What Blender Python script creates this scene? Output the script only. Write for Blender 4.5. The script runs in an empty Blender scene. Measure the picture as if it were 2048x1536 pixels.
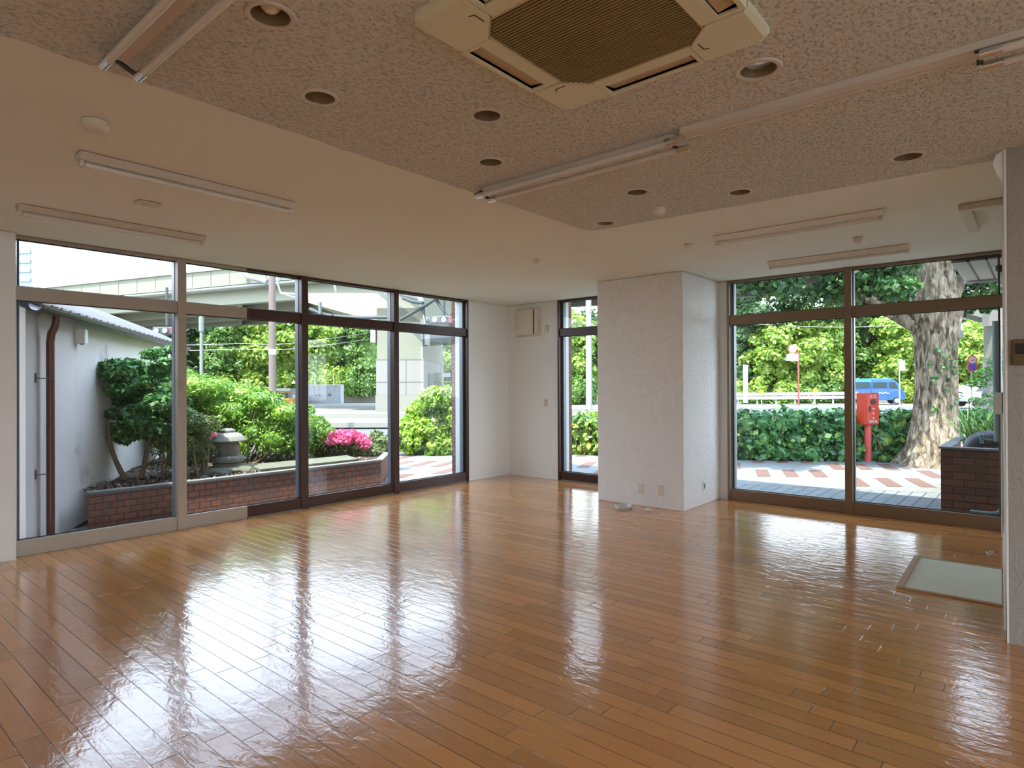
import bpy, bmesh, math, random
import numpy as np
from mathutils import Vector, Matrix
from mathutils.geometry import delaunay_2d_cdt

C = bpy.context.scene.collection
S = bpy.context.scene
PI = math.pi
random.seed(7)

# ------------------------------------------------------------------ camera, sky, sun, exposure
EYE = 1.45
FW = Vector((0.76168154, 0.64794192, 0.00353667))
RT = Vector((0.64795156, -0.76166928, -0.00432194))
UP = Vector((0.00010659, -0.00558353, 0.99998441))
cam_d = bpy.data.cameras.new('camera')
cam = bpy.data.objects.new('camera', cam_d)
C.objects.link(cam)
cam.matrix_world = Matrix((
    (RT.x, UP.x, -FW.x, 0), (RT.y, UP.y, -FW.y, 0), (RT.z, UP.z, -FW.z, EYE), (0, 0, 0, 1)))
cam_d.sensor_width = 36
cam_d.lens = 36 * 1249.06 / 2048
cam_d.clip_start = 0.05
cam_d.clip_end = 600
S.camera = cam
S.view_settings.view_transform = 'Standard'
S.view_settings.look = 'None'
S.view_settings.exposure = 0.7
S.view_settings.gamma = 1.0
S.view_settings.use_curve_mapping = False
S.cycles.max_bounces = 12
S.cycles.diffuse_bounces = 7
S.cycles.glossy_bounces = 5
S.cycles.transparent_max_bounces = 16
S.cycles.caustics_reflective = False
S.cycles.caustics_refractive = False
S.cycles.sample_clamp_indirect = 6.0

world = bpy.data.worlds.new('sky')
S.world = world
world.use_nodes = True
wt = world.node_tree
wt.nodes.clear()
w_out = wt.nodes.new('ShaderNodeOutputWorld')
w_bg = wt.nodes.new('ShaderNodeBackground')
w_tc = wt.nodes.new('ShaderNodeTexCoord')
w_sep = wt.nodes.new('ShaderNodeSeparateXYZ')
w_rmp = wt.nodes.new('ShaderNodeValToRGB')
w_rmp.color_ramp.elements[0].position = 0.0
w_rmp.color_ramp.elements[0].color = (0.82, 0.90, 1.0, 1)
w_rmp.color_ramp.elements[1].position = 0.75
w_rmp.color_ramp.elements[1].color = (0.52, 0.69, 1.0, 1)
wt.links.new(w_tc.outputs['Generated'], w_sep.inputs[0])
wt.links.new(w_sep.outputs['Z'], w_rmp.inputs[0])
wt.links.new(w_rmp.outputs[0], w_bg.inputs[0])
w_bg.inputs[1].default_value = 4.6
wt.links.new(w_bg.outputs[0], w_out.inputs[0])

sun_d = bpy.data.lights.new('sun', 'SUN')
sun_d.energy = 7.5
sun_d.angle = math.radians(0.8)
sun_d.color = (1.0, 0.95, 0.84)
sun = bpy.data.objects.new('sun', sun_d)
C.objects.link(sun)
SUN_DIR = Vector((0.74, 0.14, -1.5)).normalized()      # the way the light travels
sun.rotation_euler = SUN_DIR.to_track_quat('-Z', 'Y').to_euler()
sun.location = (-6, -2, 14)

# ------------------------------------------------------------------ materials
MATS = {}


def _mix(nt, fac, a, b):
    m = nt.nodes.new('ShaderNodeMix')
    m.data_type = 'RGBA'
    if isinstance(fac, (int, float)):
        m.inputs[0].default_value = fac
    else:
        nt.links.new(fac, m.inputs[0])
    for sock, v in ((m.inputs[6], a), (m.inputs[7], b)):
        if isinstance(v, tuple):
            sock.default_value = (*v, 1)
        else:
            nt.links.new(v, sock)
    return m.outputs[2]


def _math(nt, op, a, b=None, c=None):
    m = nt.nodes.new('ShaderNodeMath')
    m.operation = op
    for i, v in enumerate((a, b, c)):
        if v is None:
            continue
        if isinstance(v, (int, float)):
            m.inputs[i].default_value = v
        else:
            nt.links.new(v, m.inputs[i])
    return m.outputs[0]


def _noise(nt, vec, scale, detail=3, rough=0.5):
    n = nt.nodes.new('ShaderNodeTexNoise')
    n.inputs['Scale'].default_value = scale
    n.inputs['Detail'].default_value = detail
    n.inputs['Roughness'].default_value = rough
    if vec is not None:
        nt.links.new(vec, n.inputs['Vector'])
    return n


def _ramp(nt, fac, stops):
    r = nt.nodes.new('ShaderNodeValToRGB')
    e = r.color_ramp.elements
    while len(e) < len(stops):
        e.new(0.5)
    for k, (p, col) in enumerate(stops):
        e[k].position = p
        e[k].color = (*col, 1) if isinstance(col, tuple) else (col, col, col, 1)
    nt.links.new(fac, r.inputs[0])
    return r.outputs[0]


def new_mat(name):
    m = bpy.data.materials.new(name)
    m.use_nodes = True
    nt = m.node_tree
    nt.nodes.clear()
    out = nt.nodes.new('ShaderNodeOutputMaterial')
    b = nt.nodes.new('ShaderNodeBsdfPrincipled')
    nt.links.new(b.outputs[0], out.inputs[0])
    tc = nt.nodes.new('ShaderNodeTexCoord')
    MATS[name] = m
    return m, nt, b, tc, out


def _bump(nt, b, height, strength, dist=0.01, normal=None):
    bp = nt.nodes.new('ShaderNodeBump')
    bp.inputs['Strength'].default_value = strength
    bp.inputs['Distance'].default_value = dist
    nt.links.new(height, bp.inputs['Height'])
    if normal is not None:
        nt.links.new(normal, bp.inputs['Normal'])
    if b is not None:
        nt.links.new(bp.outputs[0], b.inputs['Normal'])
    return bp.outputs[0]


def simple(name, col, rough=0.5, metal=0.0, var=0.08, scale=6.0, bump=0.0, bscale=60.0, spec=0.5, emit=None, dirt=None):
    m, nt, b, tc, out = new_mat(name)
    n = _noise(nt, tc.outputs['Object'], scale, 4)
    lo = tuple(c * (1 - var) for c in col)
    hi = tuple(min(1, c * (1 + var)) for c in col)
    c = _mix(nt, n.outputs[0], lo, hi)
    if dirt:
        n2 = _noise(nt, tc.outputs['Object'], dirt[1], 6, 0.65)
        f = _ramp(nt, n2.outputs[0], [(dirt[2], 0.0), (dirt[2] + 0.18, 1.0)])
        c = _mix(nt, f, c, dirt[0])
    nt.links.new(c, b.inputs['Base Color'])
    b.inputs['Roughness'].default_value = rough
    b.inputs['Metallic'].default_value = metal
    b.inputs['Specular IOR Level'].default_value = spec
    if emit:
        b.inputs['Emission Color'].default_value = (*emit[0], 1)
        b.inputs['Emission Strength'].default_value = emit[1]
    if bump:
        n3 = _noise(nt, tc.outputs['Object'], bscale, 5, 0.6)
        _bump(nt, b, n3.outputs[0], bump, 0.01)
    return m


WALL = simple('wall plaster', (0.80, 0.805, 0.765), 0.85, var=0.03, scale=1.2, bump=0.12, bscale=160)
CEIL = simple('ceiling paint', (0.83, 0.87, 0.81), 0.9, var=0.03, scale=0.8, bump=0.05, bscale=120)
simple('white plastic', (0.78, 0.75, 0.68), 0.4, var=0.02)
simple('ivory plastic', (0.70, 0.64, 0.52), 0.45, var=0.04)
simple('socket slots', (0.03, 0.03, 0.03), 0.5)
simple('unit plastic', (0.70, 0.69, 0.47), 0.42, var=0.05, scale=3)
simple('unit louver', (0.52, 0.40, 0.22), 0.5, var=0.10, scale=3)
simple('unit dark gap', (0.05, 0.03, 0.015), 0.8)
simple('unit grille', (0.32, 0.25, 0.095), 0.6, var=0.15, scale=4)
simple('unit filter', (0.05, 0.036, 0.012), 0.9, var=0.3, scale=8)
simple('lamp housing', (0.62, 0.57, 0.47), 0.45, var=0.03)
simple('lamp tube glass', (0.70, 0.66, 0.58), 0.15, var=0.02)
simple('lamp chrome', (0.75, 0.74, 0.72), 0.15, metal=0.9)
simple('reflector cup', (0.34, 0.27, 0.16), 0.4, metal=0.3, var=0.2)
simple('bulb glass', (0.85, 0.86, 0.86), 0.08)
simple('beige aluminium', (0.40, 0.345, 0.275), 0.42, var=0.06, scale=3, dirt=((0.33, 0.27, 0.20), 2.0, 0.62))
simple('bronze aluminium', (0.25, 0.175, 0.115), 0.4, var=0.08, scale=3)
simple('dark brown aluminium', (0.055, 0.020, 0.011), 0.35, var=0.2, scale=9)
simple('window gasket', (0.02, 0.02, 0.022), 0.6)
simple('grey aluminium', (0.244, 0.255, 0.267), 0.35, metal=0.3)
simple('house wall', (0.738, 0.668, 0.623), 0.9, var=0.10, scale=1.6, bump=0.3, bscale=90, dirt=((0.24, 0.20, 0.18), 0.9, 0.60))
simple('roof tile', (0.11, 0.11, 0.12), 0.8, var=0.25, scale=6)
simple('gutter', (0.07, 0.05, 0.05), 0.4, var=0.2, scale=5)
simple('rusty brown pipe', (0.14, 0.035, 0.018), 0.4, var=0.3, scale=9)
simple('concrete cap', (0.167, 0.172, 0.162), 0.8, var=0.15, scale=8, bump=0.3, bscale=80)
simple('soil', (0.065, 0.045, 0.03), 0.95, var=0.4, scale=14, bump=0.8, bscale=40)
simple('lantern stone', (0.210, 0.203, 0.171), 0.9, var=0.25, scale=9, bump=0.5, bscale=60, dirt=((0.13, 0.14, 0.11), 5.0, 0.52))
simple('mossy rock', (0.13, 0.135, 0.09), 0.95, var=0.35, scale=7, bump=0.9, bscale=20)
simple('bark young', (0.20, 0.15, 0.09), 0.9, var=0.3, scale=14, bump=0.5)
simple('asphalt', (0.099, 0.102, 0.107), 0.85, var=0.08, scale=0.7, bump=0.2, bscale=60)
simple('pale concrete', (0.212, 0.205, 0.171), 0.85, var=0.08, scale=0.6, bump=0.15)
simple('road paint', (0.333, 0.333, 0.325), 0.7, var=0.05)
simple('viaduct concrete', (0.202, 0.207, 0.151), 0.85, var=0.08, scale=0.4, dirt=((0.26, 0.27, 0.20), 0.5, 0.6))
simple('viaduct steel', (0.242, 0.246, 0.186), 0.6, var=0.06, scale=0.5)
simple('viaduct underside', (0.174, 0.180, 0.139), 0.8, var=0.12, scale=0.4)
simple('viaduct pipe', (0.24, 0.26, 0.26), 0.5, var=0.2)
simple('tile cladding', (0.218, 0.206, 0.184), 0.6, var=0.06, scale=1)
simple('door teal', (0.05, 0.10, 0.10), 0.4)
simple('dark steel', (0.035, 0.045, 0.045), 0.5, var=0.3)
simple('utility pole brown', (0.151, 0.110, 0.096), 0.7, var=0.15, scale=3)
simple('thin pole green', (0.16, 0.18, 0.15), 0.5)
simple('white pole', (0.292, 0.299, 0.283), 0.5)
simple('cable', (0.360, 0.371, 0.348), 0.6)
simple('container grey', (0.335, 0.365, 0.394), 0.55, var=0.05, scale=1)
simple('container frame', (0.540, 0.540, 0.522), 0.5)
simple('orange paint', (0.493, 0.191, 0.012), 0.5)
simple('teal paint', (0.03, 0.22, 0.22), 0.5)
simple('white paint', (0.435, 0.441, 0.441), 0.4)
simple('alarm red', (0.452, 0.032, 0.010), 0.35, var=0.06)
simple('alarm red dark', (0.55, 0.035, 0.02), 0.4)
simple('post red', (0.50, 0.07, 0.06), 0.45, var=0.1)
simple('black paint', (0.012, 0.012, 0.012), 0.4)
simple('sign white', (0.464, 0.464, 0.464), 0.5)
simple('sign red', (0.70, 0.05, 0.06), 0.5)
simple('sign blue', (0.05, 0.08, 0.50), 0.5)
simple('sign yellow', (0.522, 0.360, 0.012), 0.5)
simple('van blue', (0.023, 0.087, 0.360), 0.25, var=0.05)
simple('van light blue', (0.035, 0.197, 0.418), 0.25, var=0.05)
simple('car glass', (0.03, 0.05, 0.05), 0.08)
simple('tyre', (0.02, 0.02, 0.02), 0.8)
simple('wheel silver', (0.55, 0.55, 0.55), 0.3, metal=0.6)
simple('rail metal', (0.343, 0.347, 0.357), 0.5, var=0.04)
simple('duct grey', (0.085, 0.09, 0.10), 0.42, var=0.2, scale=7)
simple('pipe grey green', (0.17, 0.21, 0.20), 0.4, var=0.15)
simple('tap teal', (0.10, 0.26, 0.24), 0.35)
simple('soffit slats', (0.684, 0.617, 0.551), 0.6, var=0.10, scale=12)
simple('soffit panel', (0.390, 0.437, 0.427), 0.5, var=0.15)
simple('soffit dark wood', (0.05, 0.025, 0.02), 0.5)
simple('hatch panel', (0.74, 0.80, 0.71), 0.6, var=0.05, scale=2.5)
simple('hatch frame', (0.50, 0.33, 0.22), 0.5, var=0.15, scale=12)
simple('ridge tower', (0.232, 0.278, 0.288), 0.35, var=0.15, scale=0.2)
simple('tower glass', (0.180, 0.240, 0.264), 0.15, var=0.2, scale=0.2)
simple('grass bank', (0.05, 0.09, 0.02), 0.95, var=0.5, scale=0.6)
simple('signal lamp red', (0.9, 0.02, 0.03), 0.4, emit=((1.0, 0.03, 0.06), 1.6))
simple('gold plate', (0.15, 0.10, 0.045), 0.35, metal=0.4)
simple('clear wire', (0.62, 0.64, 0.63), 0.2)
simple('roof slab', (0.3, 0.3, 0.3), 0.9)


def brick_mat(name, c1, c2, mortar, bw, bh, msize, dark=None):
    m, nt, b, tc, out = new_mat(name)
    uv = nt.nodes.new('ShaderNodeUVMap')
    br = nt.nodes.new('ShaderNodeTexBrick')
    nt.links.new(uv.outputs[0], br.inputs['Vector'])
    br.inputs['Color1'].default_value = (*c1, 1)
    br.inputs['Color2'].default_value = (*c2, 1)
    br.inputs['Mortar'].default_value = (*mortar, 1)
    br.inputs['Scale'].default_value = 1.0
    br.inputs['Mortar Size'].default_value = msize
    br.inputs['Brick Width'].default_value = bw
    br.inputs['Row Height'].default_value = bh
    br.inputs['Mortar Smooth'].default_value = 0.2
    n = _noise(nt, tc.outputs['Object'], 5, 6, 0.7)
    f = _ramp(nt, n.outputs[0], [(0.45, 0.0), (0.65, 1.0)])
    c = _mix(nt, f, br.outputs['Color'], dark or tuple(v * 0.5 for v in c1))
    m2 = nt.nodes.new('ShaderNodeMix')
    m2.data_type = 'RGBA'
    m2.inputs[0].default_value = 0.6
    nt.links.new(br.outputs['Color'], m2.inputs[6])
    nt.links.new(c, m2.inputs[7])
    nt.links.new(m2.outputs[2], b.inputs['Base Color'])
    b.inputs['Roughness'].default_value = 0.75
    inv = _math(nt, 'SUBTRACT', 1.0, br.outputs['Fac'])
    _bump(nt, b, inv, 0.6, 0.006)
    return m


brick_mat('red brick tiles', (0.313, 0.117, 0.077), (0.223, 0.095, 0.072), (0.077, 0.040, 0.034), 0.135, 0.072, 0.006, (0.112, 0.083, 0.067))
brick_mat('dark brick', (0.211, 0.081, 0.039), (0.138, 0.057, 0.031), (0.049, 0.023, 0.016), 0.22, 0.085, 0.007, (0.096, 0.049, 0.031))
brick_mat('grey pavers', (0.224, 0.233, 0.233), (0.197, 0.210, 0.210), (0.071, 0.081, 0.081), 0.44, 0.155, 0.010, (0.162, 0.179, 0.175))
brick_mat('white pavers', (0.235, 0.235, 0.221), (0.213, 0.217, 0.206), (0.183, 0.183, 0.171), 0.30, 0.30, 0.004, (0.183, 0.190, 0.175))
brick_mat('brown pavers', (0.167, 0.093, 0.070), (0.154, 0.084, 0.063), (0.140, 0.079, 0.061), 0.10, 0.10, 0.003, (0.131, 0.074, 0.061))


def stucco(name, col, strokes):
    m, nt, b, tc, out = new_mat(name)
    n0 = _noise(nt, tc.outputs['Object'], 1.0, 3)
    c = _mix(nt, n0.outputs[0], tuple(v * 0.96 for v in col), col)
    if strokes:
        mp = nt.nodes.new('ShaderNodeMapping')
        mp.inputs['Scale'].default_value = (1, 1.0, 0.62)
        nt.links.new(tc.outputs['Object'], mp.inputs[0])
        n = _noise(nt, mp.outputs[0], 26, 2, 0.45)
        n.inputs['Distortion'].default_value = 1.6
        h = _ramp(nt, n.outputs[0], [(0.50, 0.0), (0.60, 1.0)])
        nb = _noise(nt, mp.outputs[0], 80, 3, 0.6)
        hh = _math(nt, 'MULTIPLY_ADD', nb.outputs[0], 0.25, h)
        _bump(nt, b, hh, 0.65 if strokes == 1 else 0.3, 0.010)
    else:
        mp = nt.nodes.new('ShaderNodeMapping')
        mp.inputs['Scale'].default_value = (1.0, 1.5, 1)
        mp.inputs['Rotation'].default_value = (0, 0, 0.7)
        nt.links.new(tc.outputs['Object'], mp.inputs[0])
        n = _noise(nt, mp.outputs[0], 48, 3, 0.6)
        n.inputs['Distortion'].default_value = 0.7
        h = _ramp(nt, n.outputs[0], [(0.30, 0.0), (0.46, 1.0)])
        n2 = _noise(nt, mp.outputs[0], 150, 3, 0.6)
        hh = _math(nt, 'MULTIPLY_ADD', n2.outputs[0], 0.5, h)
        _bump(nt, b, hh, 0.95, 0.014)
        c = _mix(nt, h, tuple(v * 0.86 for v in col), c)  # shade in the dents, painted as a darker colour
    nt.links.new(c, b.inputs['Base Color'])
    b.inputs['Roughness'].default_value = 0.92
    b.inputs['Specular IOR Level'].default_value = 0.2
    return m


stucco('column stucco', (0.86, 0.86, 0.83), 1)
stucco('dimmed block plaster', (0.36, 0.33, 0.28), 2)  # weak light on the block face is put into this dark colour
stucco('popcorn ceiling', (0.82, 0.83, 0.75), False)


def floor_mat():
    m, nt, b, tc, out = new_mat('varnished strip floor')
    sp = nt.nodes.new('ShaderNodeSeparateXYZ')
    nt.links.new(tc.outputs['Object'], sp.inputs[0])
    X, Y = sp.outputs[0], sp.outputs[1]
    u = _math(nt, 'DIVIDE', _math(nt, 'SUBTRACT', X, 0.012), 0.1015)
    i = _math(nt, 'FLOOR', u)
    fu = _math(nt, 'FRACT', u)
    # joints step from strip to strip and turn back, as the boards were laid in sets
    off = _math(nt, 'PINGPONG', _math(nt, 'MULTIPLY', i, 0.108), 0.54)
    v = _math(nt, 'DIVIDE', _math(nt, 'ADD', Y, off), 0.909)
    j = _math(nt, 'FLOOR', v)
    fv = _math(nt, 'FRACT', v)
    du = _math(nt, 'MULTIPLY', _math(nt, 'MINIMUM', fu, _math(nt, 'SUBTRACT', 1.0, fu)), 0.1015)
    dv = _math(nt, 'MULTIPLY', _math(nt, 'MINIMUM', fv, _math(nt, 'SUBTRACT', 1.0, fv)), 0.909)
    d = _math(nt, 'MINIMUM', du, dv)
    g = _ramp(nt, _math(nt, 'MULTIPLY', d, 100.0), [(0.08, 0.0), (0.30, 1.0)])
    cx = nt.nodes.new('ShaderNodeCombineXYZ')
    nt.links.new(i, cx.inputs[0])
    nt.links.new(j, cx.inputs[1])
    wn = nt.nodes.new('ShaderNodeTexWhiteNoise')
    nt.links.new(cx.outputs[0], wn.inputs['Vector'])
    # grain
    mp = nt.nodes.new('ShaderNodeMapping')
    mp.inputs['Scale'].default_value = (14, 1.3, 1)
    nt.links.new(tc.outputs['Object'], mp.inputs[0])
    ad = nt.nodes.new('ShaderNodeVectorMath')
    ad.operation = 'ADD'
    nt.links.new(mp.outputs[0], ad.inputs[0])
    sc = nt.nodes.new('ShaderNodeVectorMath')
    sc.operation = 'SCALE'
    sc.inputs['Scale'].default_value = 30
    nt.links.new(wn.outputs['Color'], sc.inputs[0])
    nt.links.new(sc.outputs[0], ad.inputs[1])
    gr = _noise(nt, ad.outputs[0], 6, 5, 0.6)
    gr.inputs['Distortion'].default_value = 0.4
    base = _mix(nt, gr.outputs[0], (0.52, 0.215, 0.060), (0.69, 0.325, 0.110))
    tint = _mix(nt, wn.outputs['Value'], (0.80, 0.78, 0.74), (1.08, 1.05, 1.0))
    mul = nt.nodes.new('ShaderNodeMix')
    mul.data_type = 'RGBA'
    mul.blend_type = 'MULTIPLY'
    mul.inputs[0].default_value = 1.0
    nt.links.new(base, mul.inputs[6])
    nt.links.new(tint, mul.inputs[7])
    col = _mix(nt, g, (0.09, 0.035, 0.012), mul.outputs[2])
    nt.links.new(col, b.inputs['Base Color'])
    # varnish: wavy, worn in patches
    mw = nt.nodes.new('ShaderNodeMapping')
    mw.inputs['Scale'].default_value = (2.2, 1.0, 1)
    nt.links.new(tc.outputs['Object'], mw.inputs[0])
    n1 = _noise(nt, mw.outputs[0], 7, 3, 0.55)
    n1.inputs['Distortion'].default_value = 0.8
    n2 = _noise(nt, tc.outputs['Object'], 45, 3, 0.6)
    n3 = _noise(nt, tc.outputs['Object'], 2.0, 4, 0.6)
    rgh = _math(nt, 'MULTIPLY_ADD', n3.outputs[0], 0.18, 0.06)
    nt.links.new(rgh, b.inputs['Roughness'])
    b.inputs['IOR'].default_value = 1.5
    b.inputs['Specular IOR Level'].default_value = 0.5
    b.inputs['Coat Weight'].default_value = 0.5
    b.inputs['Coat Roughness'].default_value = 0.065
    b.inputs['Coat IOR'].default_value = 1.5
    bt = _math(nt, 'MULTIPLY', _math(nt, 'SUBTRACT', wn.outputs['Value'], 0.5), _math(nt, 'SUBTRACT', fu, 0.5))
    h = _math(nt, 'MULTIPLY_ADD', n1.outputs[0], 0.55, _math(nt, 'MULTIPLY_ADD', n2.outputs[0], 0.09, _math(nt, 'MULTIPLY', bt, 0.06)))
    na = _bump(nt, None, h, 0.36, 0.01)
    nb = _bump(nt, b, g, 0.5, 0.0012, na)
    nt.links.new(nb, b.inputs['Coat Normal'])
    return m


floor_mat()


def glass_mat():
    m = bpy.data.materials.new('window glass')
    m.use_nodes = True
    nt = m.node_tree
    nt.nodes.clear()
    out = nt.nodes.new('ShaderNodeOutputMaterial')
    t = nt.nodes.new('ShaderNodeBsdfTransparent')
    t.inputs[0].default_value = (0.90, 0.93, 0.91, 1)
    g = nt.nodes.new('ShaderNodeBsdfGlossy')
    g.inputs['Roughness'].default_value = 0.02
    f = nt.nodes.new('ShaderNodeFresnel')
    f.inputs[0].default_value = 1.5
    mx = nt.nodes.new('ShaderNodeMixShader')
    nt.links.new(f.outputs[0], mx.inputs[0])
    nt.links.new(t.outputs[0], mx.inputs[1])
    nt.links.new(g.outputs[0], mx.inputs[2])
    nt.links.new(mx.outputs[0], out.inputs[0])
    MATS['window glass'] = m


glass_mat()


def leaf_mat(name, lo, hi, tip=None, rough=0.45, trans=0.30):
    m, nt, b, tc, out = new_mat(name)
    geo = nt.nodes.new('ShaderNodeNewGeometry')
    r = geo.outputs['Random Per Island']
    stops = [(0.0, lo), (0.75, hi)]
    if tip:
        stops.append((0.97, tip))
    c = _ramp(nt, r, stops)
    nt.links.new(c, b.inputs['Base Color'])
    b.inputs['Roughness'].default_value = rough
    tr = nt.nodes.new('ShaderNodeBsdfTranslucent')
    nt.links.new(c, tr.inputs[0])
    mx = nt.nodes.new('ShaderNodeMixShader')
    mx.inputs[0].default_value = trans
    nt.links.new(b.outputs[0], mx.inputs[1])
    nt.links.new(tr.outputs[0], mx.inputs[2])
    nt.links.new(mx.outputs[0], out.inputs[0])
    return m


leaf_mat('shade tree leaves', (0.026, 0.097, 0.030), (0.088, 0.247, 0.062), (0.211, 0.440, 0.088))
leaf_mat('azalea leaves', (0.058, 0.152, 0.017), (0.196, 0.383, 0.035), (0.383, 0.580, 0.069))
leaf_mat('azalea low leaves', (0.050, 0.090, 0.019), (0.168, 0.238, 0.050), (0.397, 0.416, 0.139))
leaf_mat('pink petals', (0.620, 0.070, 0.220), (0.920, 0.220, 0.420), (0.950, 0.450, 0.600), trans=0.35)
leaf_mat('bright bush leaves', (0.120, 0.256, 0.013), (0.306, 0.495, 0.026), (0.511, 0.640, 0.128))
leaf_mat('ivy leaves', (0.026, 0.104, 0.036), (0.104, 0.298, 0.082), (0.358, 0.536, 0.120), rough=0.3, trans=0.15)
leaf_mat('ivy leaves painted sunlit', (0.065, 0.158, 0.028), (0.241, 0.390, 0.055), (0.512, 0.576, 0.111), rough=0.35)  # hedge leaves again, with the sunlight painted in as a lighter colour
leaf_mat('dry leaves', (0.063, 0.037, 0.020), (0.178, 0.105, 0.063), (0.401, 0.316, 0.253), trans=0.05)
leaf_mat('ginkgo leaves', (0.016, 0.066, 0.020), (0.074, 0.180, 0.049), (0.205, 0.343, 0.097))
leaf_mat('far leaves dark', (0.018, 0.051, 0.018), (0.055, 0.121, 0.028), (0.121, 0.204, 0.055))
leaf_mat('far leaves mid', (0.053, 0.126, 0.025), (0.138, 0.264, 0.048), (0.274, 0.401, 0.085))
leaf_mat('far leaves light', (0.130, 0.238, 0.030), (0.298, 0.446, 0.059), (0.496, 0.595, 0.139))
leaf_mat('strap leaves', (0.037, 0.112, 0.014), (0.149, 0.312, 0.044), (0.335, 0.461, 0.134))
leaf_mat('yellow hedge leaves', (0.136, 0.211, 0.012), (0.279, 0.360, 0.025), (0.372, 0.434, 0.062))


def bark_mat():
    m, nt, b, tc, out = new_mat('furrowed bark')
    mp = nt.nodes.new('ShaderNodeMapping')
    mp.inputs['Scale'].default_value = (1, 1, 0.28)
    nt.links.new(tc.outputs['Object'], mp.inputs[0])
    n = _noise(nt, mp.outputs[0], 13, 5, 0.6)
    n.inputs['Distortion'].default_value = 0.9
    c = _ramp(nt, n.outputs[0], [(0.36, (0.05, 0.035, 0.022)), (0.50, (0.24, 0.185, 0.125)), (0.68, (0.47, 0.40, 0.30))])
    nt.links.new(c, b.inputs['Base Color'])
    b.inputs['Roughness'].default_value = 0.95
    _bump(nt, b, n.outputs[0], 1.0, 0.06)


bark_mat()

# ------------------------------------------------------------------ mesh helpers


def tag(o, label=None, cat=None, group=None, kind=None):
    if label:
        o['label'] = label
    if cat:
        o['category'] = cat
    if group:
        o['group'] = group
    if kind:
        o['kind'] = kind
    return o


def thing(name, label=None, cat=None, loc=(0, 0, 0), rotz=0.0, group=None, kind=None):
    o = bpy.data.objects.new(name, None)
    C.objects.link(o)
    o.location = loc
    o.rotation_euler = (0, 0, rotz)
    o.empty_display_size = 0.05
    return tag(o, label, cat, group, kind)


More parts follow.
